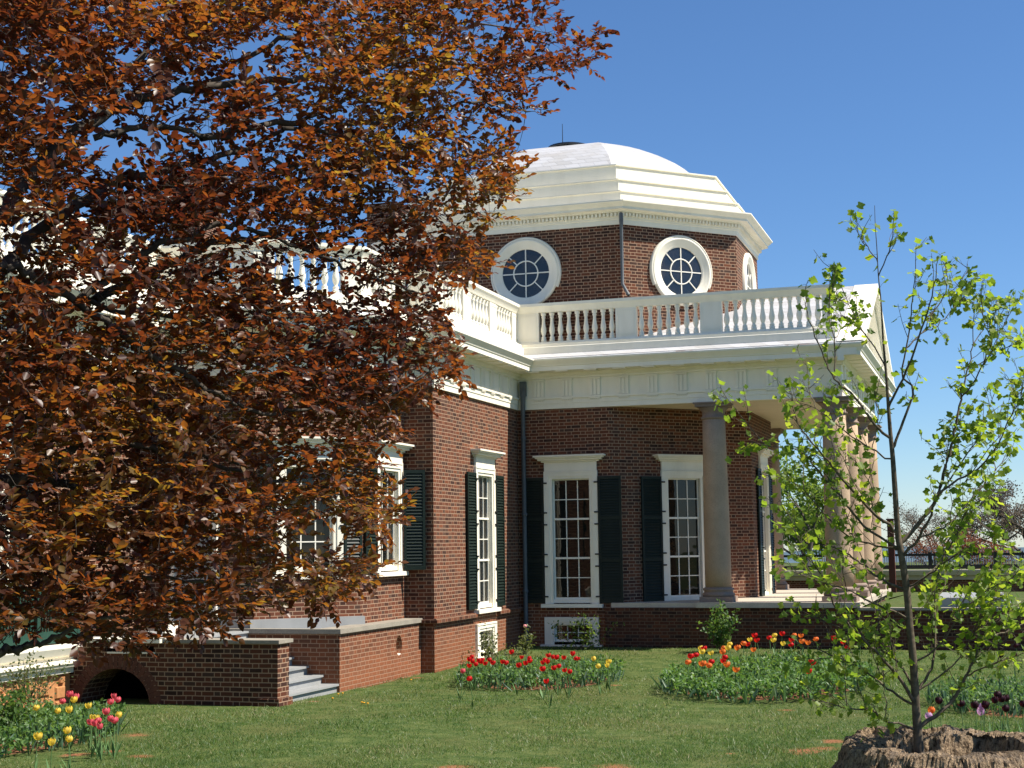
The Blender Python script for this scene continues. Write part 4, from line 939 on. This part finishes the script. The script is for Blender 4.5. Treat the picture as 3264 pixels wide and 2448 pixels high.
        for i in range(3, len(p)):
            f = i/len(p); d = p[i]-p[i-1]; d /= np.linalg.norm(d)+1e-6
            if RNG.random() < .55+.4*f and f > .15: leafat(p[i], d, 1 if high or RNG.random() < .6 else 2)
            if RNG.random() < (.55 if not high else .36) and f > .2:                      # side twig
                tdir = d*.7+RNG.normal(0, .55, 3)+np.array([0, 0, .3]); tdir /= np.linalg.norm(tdir); l = RNG.uniform(.15, .42)*(1.1-.4*f)
                tw = np.array([p[i], p[i]+tdir*l*.5+RNG.normal(0, .015, 3), p[i]+tdir*l+np.array([0, 0, .03])]); segs.append((smooth_path(tw, 2), np.linspace(.004, .002, 5)))
                for g in (.3, .5, .7, .85, 1.0):
                    if RNG.random() < .85: leafat(p[i]+tdir*l*g, tdir, 1+(g == 1.0))
        leafat(p[-1], d, 3 if not high else 1)
    for i in range(len(P0)-22, len(P0)-6): 
        if RNG.random() < .5: leafat(P0[i], np.array([0, 0, 1.]), 1)
    LP, LU, LN, LL = map(np.array, (LP, LU, LN, LL))
    tubes('trunk', M_BARK2, segs[:1], root, 10); tubes('branch', M_BARK2, segs[1:], root, 5)
    leaves('crown', M_TULIPTREE, LP, LU, LN, LL, LL*.95, TULIP_SHAPE, root, .18, .1)
build_sapling()

# ---------------------------------------------------------------- background trees and shrubs
def small_tree(name, label, cat, base, h, spread, nb, nl, lsize, lmat, bark, seed, group=None, trunk_h=.3, up=.6):
    rng = np.random.default_rng(seed); root = tag(empty(name, base), label, cat, group); base = np.array(base, float)
    segs = []; tips = []
    def grow(p, d, l, r, lev):
        n = 4; pts = [p]
        for i in range(n): d = d+rng.normal(0, .12, 3)+np.array([0, 0, .05]); d /= np.linalg.norm(d); pts.append(pts[-1]+d*l/n)
        segs.append((np.array(pts), np.linspace(r, r*.55, n+1)))
        if lev >= nb: tips.extend(pts[1:]); return
        if lev >= nb-1: tips.extend(pts[2:])
        for k in range(3 if lev else 5):
            q = pts[rng.integers(2, n+1)]; e = d*up+rng.normal(0, .6, 3)*np.array([spread, spread, .6]); e[2] = abs(e[2])*.7+.1; e /= np.linalg.norm(e); grow(q, e, l*rng.uniform(.55, .8), r*.5, lev+1)
    grow(base, np.array([0, 0, 1.0]), h*trunk_h, h*.02, 0)
    tubes('trunk', bark, segs[:1], root, 7); tubes('branch', bark, segs[1:], root, 3)
    if nl:
        tips = np.array(tips); P = tips[rng.integers(0, len(tips), nl)]+rng.normal(0, lsize*1.8, (nl, 3))
        leaves('crown', lmat, P, rng.normal(0, 1, (nl, 3)), rng.normal(0, 1, (nl, 3))+[0, 0, .6], rng.uniform(.7, 1.2, nl)*lsize, rng.uniform(.6, .9, nl)*lsize, BEECH_SHAPE, root)
M_BG = leaf_mat('spring_leaf', [(0, (0.06, 0.11, 0.02)), (1, (0.12, 0.17, 0.04))], [(0, (0.2, 0.34, 0.04)), (1, (0.36, 0.46, 0.06))], .5)
M_BUD = leaf_mat('russet_bud', [(0, (0.10, 0.035, 0.02)), (1, (0.20, 0.08, 0.045))], [(0, (0.3, 0.09, 0.04)), (1, (0.4, 0.16, 0.08))], .4)
M_BUDG = leaf_mat('grey_bud', [(0, (0.09, 0.075, 0.06)), (1, (0.16, 0.13, 0.11))], [(0, (0.2, 0.16, 0.1)), (1, (0.3, 0.24, 0.16))], .3)
M_BARKG = plain('grey_bark', (0.12, 0.10, 0.085), .9, .1)
def gpt(px, Y, z): q = at_y(px, 1800, Y); return (q[0], Y, z)
small_tree('poplar_tree', 'fresh green tree seen between the portico columns beyond the house', 'tree', gpt(2560, 72, .3), 8.2, 1.0, 4, 5200, .16, M_BG, M_BARKG, 21, up=.9)
small_tree('poplar_tree', 'second fresh green tree partly behind the corner column beyond the house', 'tree', gpt(2655, 84, 0), 8.0, 1.1, 4, 5200, .18, M_BG, M_BARKG, 27, up=.9)
small_tree('bare_tree', 'tall grey leafless tree at the right edge beyond the picket railing', 'tree', gpt(3290, 78, 0), 10.0, 1.3, 5, 9000, .10, M_BUDG, M_BARKG, 31)
small_tree('bare_tree', 'thin pale leafless tree standing left of the russet budding tree', 'tree', gpt(3000, 88, -1.0), 9.0, .8, 5, 2500, .08, M_BUDG, M_BARKG, 40, up=.9)
small_tree('budding_tree', 'small spreading tree with russet buds above the far railing', 'tree', gpt(3092, 66, .2), 5.6, 1.7, 5, 5200, .075, M_BUD, M_BARKG, 14)

def shrub(name, label, cat, cpt, w, h, nst, nl, lsize, mat, seed, spread=1.0, group=None, bloom=None):
    rng = np.random.default_rng(seed); root = tag(empty(name, cpt), label, cat, group); c = np.array(cpt); segs = []; P = []
    for k in range(nst):
        tip = c+np.array([rng.normal(0, w*.33), rng.normal(0, w*.33), h*rng.uniform(.55, 1.0)]); mid = c+(tip-c)*.5+rng.normal(0, w*.1, 3)
        p = smooth_path([c+rng.normal(0, .03, 3)*[1, 1, 0], mid, tip], 4); segs.append((p, np.linspace(.008, .003, len(p))))
        for q in p[3:]: P.append(q)
    P = np.array(P); P = P[rng.integers(0, len(P), nl)]+rng.normal(0, .06*spread, (nl, 3))
    tubes('stem', M_BARK2, segs, root, 4)
    leaves('foliage', mat, P, rng.normal(0, 1, (nl, 3)), rng.normal(0, .6, (nl, 3))+[.3, 0, .7], rng.uniform(.7, 1.25, nl)*lsize, rng.uniform(.55, .75, nl)*lsize, BEECH_SHAPE, root)
    if bloom is not None:
        m = MB(); m.lathe(tuple(c+np.array([.02, 0, h])), [(.005, -.03), (.035, -.01), (.045, .02), (.03, .05)], 8); m.build('bloom', bloom, root)
M_SHR = leaf_mat('shrub_leaf', [(0, (0.035, 0.085, 0.022)), (1, (0.09, 0.15, 0.04))], [(0, (0.12, 0.26, 0.03)), (1, (0.26, 0.38, 0.06))], .4)
M_SHR2 = leaf_mat('rose_leaf', [(0, (0.05, 0.075, 0.03)), (1, (0.12, 0.14, 0.06))], [(0, (0.16, 0.22, 0.04)), (1, (0.3, 0.32, 0.08))], .4)
M_PINK = plain('pink_petal', (0.62, 0.24, 0.25), .6, .2)
q = at_y(2300, 2060, 32.2); shrub('shrub', 'upright bright green shrub in front of the near portico column', 'shrub', (q[0], 32.2, .1), .62, 1.12, 13, 620, .085, M_SHR, 2)
q = at_y(1850, 2070, 32.7); shrub('shrub', 'airy yellow green bush covering the right half of the shaded basement window', 'shrub', (q[0]+.03, 32.7, .1), .75, .82, 9, 330, .07, M_BG, 3, 1.3)
q = at_y(1560, 2085, 29.6); shrub('shrub', 'pale leggy rose bush in front of the sunlit basement window', 'shrub', (q[0], 29.6, .0), .55, .75, 9, 260, .06, M_SHR2, 4, 1.2)
q = at_y(1672, 2090, 31.5); shrub('rose_bush', 'narrow rose bush with one pink bloom by the downspout corner', 'shrub', (q[0], 31.5, .0), .3, .72, 6, 190, .07, M_SHR2, 6, .8, bloom=M_PINK)
q = at_y(1600, 2110, 28.6); shrub('shrub', 'low grey green bush behind the red tulips against the sunlit brick', 'shrub', (q[0], 28.6, .0), .9, .55, 12, 420, .055, M_SHR2, 8, 1.4)
q = at_z(70, 2290, 0); shrub('shrub', 'twiggy bronze green shrub before the orange stone wall', 'shrub', (q[0], q[1], 0), 1.0, .95, 26, 900, .05, M_SHR2, 12, 1.5)
q = at_z(-30, 2370, 0); shrub('shrub', 'dark green leafy shrub at the left edge of the flower bed', 'shrub', (q[0], q[1], 0), .9, .62, 20, 900, .08, M_SHR, 13, 1.3)

# ================================================================= flower beds, tulips, grass
M_BEDL = leaf_mat('bed_leaf', [(0, (0.045, 0.11, 0.03)), (1, (0.15, 0.25, 0.08))], [(0, (0.10, 0.24, 0.03)), (1, (0.24, 0.38, 0.06))], .4)
M_BLADE = leaf_mat('tulip_blade', [(0, (0.04, 0.095, 0.055)), (.7, (0.10, 0.17, 0.10)), (1, (0.16, 0.22, 0.14))], [(0, (0.10, 0.22, 0.06)), (1, (0.22, 0.34, 0.12))], .3)
M_SOIL = stone_mat('bed_soil', (0.16, 0.075, 0.04), (0.24, 0.105, 0.055), 6.0)
BLADE = [(0.2, 0.42), (0.5, 0.5), (0.8, 0.3)]
BEDS = []
def bed(name_lab, c, rx, ry, n_leaf, n_blade, h, lsz, rot=0.0):
    c = np.array([c[0], c[1]]); BEDS.append((c, rx, ry))
    def pts(n, e=1.0):
        a = RNG.uniform(0, 2*np.pi, n); r = np.sqrt(RNG.random(n))*e; return np.c_[c[0]+rx*r*np.cos(a), c[1]+ry*r*np.sin(a)]
    m = MB(); N = 40; ring = [(c[0]+rx*(1.04+.05*math.sin(3*a+c[0]))*math.cos(a), c[1]+ry*(1.04+.05*math.sin(4*a))*math.sin(a)) for a in np.arange(N)*2*math.pi/N]
    for k in range(N): p, q = ring[k], ring[(k+1) % N]; m.poly([(*p, gz(*p)-.02), (*q, gz(*q)-.02), (c[0], c[1], gz(*c)+.07)])
    tag(m.build('bed_soil', M_SOIL), kind='structure')
    p = pts(n_leaf); z = np.array([gz(x, y) for x, y in p]); hh = h*np.sqrt(RNG.random(n_leaf))*(.75+.25*np.sin(p[:, 0]*5)*np.cos(p[:, 1]*4))
    P = np.c_[p, z+hh*.9+.02]
    o = leaves('bed_foliage', M_BEDL, P, RNG.normal(0, 1, (n_leaf, 3))+[0, 0, .4], RNG.normal(0, .6, (n_leaf, 3))+[.2, 0, .9], RNG.uniform(.6, 1.3, n_leaf)*lsz, RNG.uniform(.4, .7, n_leaf)*lsz, BEECH_SHAPE, None)
    tag(o, 'leafy green plants filling '+name_lab, 'plants', kind='stuff')
    p = pts(n_blade); z = np.array([gz(x, y) for x, y in p]); U = np.c_[RNG.normal(0, .38, (n_blade, 2)), np.ones(n_blade)]
    L = RNG.uniform(.6, 1.15, n_blade)*h*.82
    o = leaves('bed_blades', M_BLADE, np.c_[p, z], U, RNG.normal(0, 1, (n_blade, 3)), L, L*.14, BLADE, None, .2, .12)
    tag(o, 'blue green strap leaves standing in '+name_lab, 'plants', kind='stuff')
bed('the red tulip bed by the brick corner', (-8.2, 26.65), 1.52, 2.0, 3400, 600, .42, .075)
bed('the red and yellow tulip bed before the portico', (-3.95, 26.3), 1.78, 3.1, 7500, 700, .42, .085)
bed('the left corner bed with pink and yellow tulips', (-12.75, 16.7), 1.5, 2.2, 6000, 600, .42, .07)
bed('the dark tulip bed at the right edge', (.15, 24.2), 1.3, 1.9, 2600, 900, .40, .06)
bed('the small bed behind the stump', (-.2, 18.6), 1.35, .75, 900, 550, .24, .05)

def petal_mat(name, a, b, tr):
    t = NT(name); n_ = t.noise(t.pos(), 40, 2)
    d = t.n('ShaderNodeBsdfPrincipled'); t.l(t.mix(t.smooth(n_, .35, .65), a, b), d.inputs['Base Color']); d.inputs['Roughness'].default_value = .5; d.inputs['Specular IOR Level'].default_value = .25
    r = t.n('ShaderNodeBsdfTranslucent'); r.inputs['Color'].default_value = (*tr, 1)
    x = t.n('ShaderNodeMixShader'); x.inputs[0].default_value = .35; t.l(d.outputs[0], x.inputs[1]); t.l(r.outputs[0], x.inputs[2]); t.l(x.outputs[0], t.out.inputs[0]); return t.m
PETAL = {'red': petal_mat('red_petal', (0.62, 0.012, 0.014), (0.50, 0.008, 0.012), (0.8, 0.02, 0.01)), 'orange': petal_mat('orange_petal', (0.80, 0.14, 0.035), (0.75, 0.26, 0.05), (0.9, 0.25, 0.03)),
         'yellow': petal_mat('yellow_petal', (0.80, 0.55, 0.05), (0.80, 0.62, 0.13), (0.9, 0.7, 0.06)), 'pink': petal_mat('pink_red_petal', (0.68, 0.07, 0.12), (0.72, 0.16, 0.18), (0.8, 0.12, 0.12)),
         'dark': petal_mat('maroon_petal', (0.022, 0.004, 0.010), (0.035, 0.006, 0.014), (0.06, 0.004, 0.012)), 'lilac': petal_mat('lilac_petal', (0.45, 0.22, 0.42), (0.60, 0.42, 0.58), (0.6, 0.35, 0.55))}
M_STEM = plain('tulip_stem', (0.10, 0.19, 0.06), .6, .3)
def tulip_mesh(col, h, s, open_):
    m = MB(); m.tube([(0, 0, 0), (.012, .004, h*.5), (0, 0, h)], [.006, .005, .0045], 5, 1)
    for k in range(6):
        a = k*math.pi/3; rr = .9 if k % 2 else 1.0
        pr = [(.010, 0), (.034, .018), (.042, .042), (.036+open_*.4, .064), (.020+open_, .082)]
        prev = None
        for i, (r, z) in enumerate(pr):
            w = (.2, .62, .62, .5, .06)[i]; row = [(s*rr*r*math.cos(a+e*w), s*rr*r*math.sin(a+e*w), h+s*z+(.004*s if e == 0 else 0)) for e in (-1, 0, 1)]
            if prev:
                for e in (0, 1): m.poly([prev[e], prev[e+1], row[e+1], row[e]], 0, True)
            prev = row
    for a, l in ((.4, .26), (3.3, .22), (5.0, .18)):
        c, s_ = math.cos(a), math.sin(a); q = [(0, 0, .01), (c*.05-s_*.016, s_*.05+c*.016, l*.55), (c*.10, s_*.10, l), (c*.05+s_*.016, s_*.05-c*.016, l*.55)]; m.poly(q, 1)
    o = m.build('tulip', [PETAL[col], M_STEM]); me = o.data; bpy.data.objects.remove(o); return me
TM = {c: [tulip_mesh(c, h, s, op) for h, s, op in ((.44, 1.0, .0), (.47, 1.08, .012), (.41, .95, .022))] for c in PETAL}
TM['dark'] = [tulip_mesh('dark', h, s, op) for h, s, op in ((.50, 1.15, .0), (.47, 1.05, .006))]
LAB = {('a', 'red'): 'deep red tulip in the bed beside the sunlit brick corner', ('a', 'yellow'): 'pale yellow tulip at the right end of the red tulip bed', ('a', 'pink'): 'pink tulip alone at the left end of the red tulip bed',
       ('b', 'red'): 'bright red tulip in the wide bed before the portico', ('b', 'orange'): 'orange tulip in the wide bed before the portico', ('b', 'yellow'): 'yellow tulip in the wide bed before the portico',
       ('c', 'yellow'): 'yellow tulip in the bottom left corner bed', ('c', 'pink'): 'pink red tulip in the bottom left corner bed', ('d', 'dark'): 'blackish maroon tulip in the bed at the right edge', ('d', 'orange'): 'orange tulip alone behind the sapling trunk at the stump', ('d', 'lilac'): 'lilac tulip in the small bed behind the stump'}
def plant(key, col, pts, zoom, Z=.46):
    for i, (x, y) in enumerate(pts):
        fx, fy = zoom[0]+x/2.765, zoom[1]+y/2.765; p = at_z(fx, fy, Z+.04)
        o = bpy.data.objects.new('tulip', TM[col][i % len(TM[col])]); COL.objects.link(o); o.location = (p[0], p[1], gz(p[0], p[1])*.6-.01); o.rotation_euler = (random.uniform(-.12, .12), random.uniform(-.12, .12), random.uniform(0, 6.28)); s = random.uniform(.92, 1.1)*(1.4 if key == 'b' else 1.05); o.scale = (s, s, 1.06 if key == 'b' else random.uniform(.93, 1.05))
        tag(o, LAB[key, col], 'tulip', None if len(pts) == 1 else col+' tulips, '+{'a': 'corner bed', 'b': 'portico bed', 'c': 'left bed', 'd': 'right bed'}[key])
ZA, ZB, ZC, ZD = (1350, 1848), (2000, 1848), (0, 1848), (2464, 1848)
plant('a', 'red', [(405, 660), (380, 692), (405, 708), (445, 720), (465, 700), (490, 690), (515, 672), (510, 710), (540, 695), (585, 680), (575, 715), (678, 690), (740, 715), (820, 755), (895, 705), (920, 672), (960, 702), (1040, 695), (1070, 680), (1100, 655), (1115, 690), (1130, 660), (1180, 688), (1215, 658), (1200, 730), (1180, 760), (1270, 750), (1270, 785), (1050, 785), (1105, 848), (430, 850), (1310, 665), (1340, 655), (1358, 668), (785, 640), (850, 640)], ZA)
plant('a', 'yellow', [(1530, 690), (1605, 718), (1640, 725), (1550, 755)], ZA); plant('a', 'pink', [(320, 790)], ZA)
plant('b', 'red', [(605, 665), (565, 695), (815, 700), (715, 722), (710, 620), (1158, 540), (1255, 535), (1340, 520), (1430, 540), (1455, 580), (1810, 550), (1905, 555), (1965, 600), (1600, 750), (1050, 565), (840, 685), (1140, 530), (1610, 790)], ZB)
plant('b', 'orange', [(535, 730), (665, 762), (930, 778), (820, 600), (850, 650), (960, 590), (1010, 570), (1000, 610), (1100, 600), (1475, 520), (1525, 570), (1585, 555), (1685, 545), (2030, 565), (1530, 512), (690, 760), (905, 770)], ZB)
plant('b', 'yellow', [(670, 600), (685, 650), (765, 628), (895, 575), (910, 615), (1105, 535), (1310, 520), (1295, 562), (1380, 560)], ZB)
plant('c', 'yellow', [(285, 1135), (660, 1100), (815, 1105), (520, 1150), (620, 1190), (788, 1195), (1030, 1220), (295, 1395), (460, 1400), (595, 1390), (628, 1345), (855, 1215)], ZC, .42)
plant('c', 'pink', [(525, 1065), (608, 1050), (1015, 1015), (1045, 1070), (1005, 1090), (810, 1245), (880, 1230), (940, 1205), (900, 1270), (1010, 1250), (660, 1065), (860, 1255), (960, 1225)], ZC, .42)
plant('d', 'dark', [(1485, 1065), (1660, 1055), (1820, 1110), (1910, 1055), (2000, 1040), (2080, 1025), (2090, 1110), (2200, 1065), (1980, 670), (2110, 630), (2150, 580), (2040, 715), (1800, 1108), (2020, 1045)], ZD, .50)
plant('d', 'orange', [(1370, 1210)], ZD, .36); plant('d', 'lilac', [(1410, 1260), (1865, 1205), (1820, 1195)], ZD, .36)

# grass blades on the lawn, a dense short sward
def grass():
    n = 400000
    M_GR = leaf_mat('grass_blade', [(0, (0.038, 0.088, 0.020)), (.55, (0.092, 0.155, 0.042)), (.85, (0.155, 0.195, 0.068)), (1, (0.32, 0.29, 0.15))], [(0, (0.08, 0.20, 0.02)), (.6, (0.15, 0.28, 0.03)), (1, (0.34, 0.34, 0.10))], .35, .35, .45)
    pxx = RNG.uniform(-150, 3420, n); 
    v = RNG.random(n); dep = 14.2/(1-v*(1-14.2/36.0))                # constant density on the picture, real density falls with distance
    cam_b = np.arctan((pxx-1632)/4736)-CYAW
    x = dep*np.tan(cam_b)*math.cos(0)  ; y = dep
    d = y*_cy+x*(-_sy); k = dep/np.maximum(d, 1e-3); x, y = x*k, y*k
    ok = (y < 33.2) & ~((x < -11.2) & (y > 21.4)) & ~((x < -10.9) & (y > 27.9)) & (x > -15.1)
    for c, rx, ry in BEDS: ok &= ((x-c[0])/rx)**2+((y-c[1])/ry)**2 > .97
    for sx, sy, r in SOIL: ok &= (np.hypot(x-sx, y-sy)+RNG.normal(0, r*.45, n) > r*.6)
    x, y = x[ok], y[ok]; n = len(x)
    cl = np.sin(x*2.3+1.7*np.sin(y*1.3))*np.sin(y*1.9+1.1*np.sin(x*1.7)); z = np.array([gz(a, b) for a, b in zip(x, y)])-.008
    L = (.032+.040*RNG.random(n)**2)*(1+.5*cl); U = np.c_[RNG.normal(0, 1.0, (n, 2)), np.ones(n)]; U /= np.linalg.norm(U, axis=1)[:, None]
    a = RNG.uniform(0, 6.283, n); S = np.c_[np.cos(a), np.sin(a), np.zeros(n)]*(.0055*(y/18)**.6)[:, None]
    B = np.c_[x, y, z]; tip = B+U*L[:, None]+np.c_[RNG.normal(0, .012, (n, 2)), np.zeros(n)]
    V = np.stack([B-S, B+S, tip], 1).reshape(-1, 3).astype(np.float32); F = np.arange(n*3, dtype=np.int32)
    me = bpy.data.meshes.new('grass'); me.vertices.add(n*3); me.vertices.foreach_set('co', V.ravel()); me.loops.add(n*3); me.loops.foreach_set('vertex_index', F)
    me.polygons.add(n); me.polygons.foreach_set('loop_start', np.arange(0, n*3, 3, dtype=np.int32)); me.update(calc_edges=True); me.materials.append(M_GR)
    at = me.attributes.new('rnd', 'FLOAT', 'POINT'); r = np.clip(.44+.17*cl+.17*np.sin(x*.9+1.3*np.sin(y*.8))+.12*np.sin(x*6.1+y*3.3)*np.sin(y*5.2-x*2.7)+RNG.normal(0, .27, n), 0, 1); at.data.foreach_set('value', np.repeat(r, 3).astype(np.float32))
    tag(link('grass', me), 'short green grass of the lawn', 'grass', kind='stuff')
grass()

# a few dandelions by the steps
dm_ = MB(); dm_.lathe((0, 0, .05), [(.004, -.05), (.004, -.008), (.022, 0), (.018, .008), (.005, .012)], 9)
dproto = None
M_DAND = plain('dandelion_yellow', (0.75, 0.36, 0.02), .6, .2)
for px_, py_ in ((1078, 2210), (1092, 2207), (1060, 2224), (1153, 2238), (1160, 2240), (1172, 2242), (1310, 2165), (2193, 2078), (2206, 2077)):
    p = at_z(px_, py_, .05)
    if dproto is None: o = dproto = dm_.build('dandelion', M_DAND)
    else: o = dproto.copy(); COL.objects.link(o)
    o.location = (p[0], p[1], gz(p[0], p[1])); tag(o, 'tiny orange yellow dandelion flower low in the grass', 'flower', 'dandelions in the lawn')
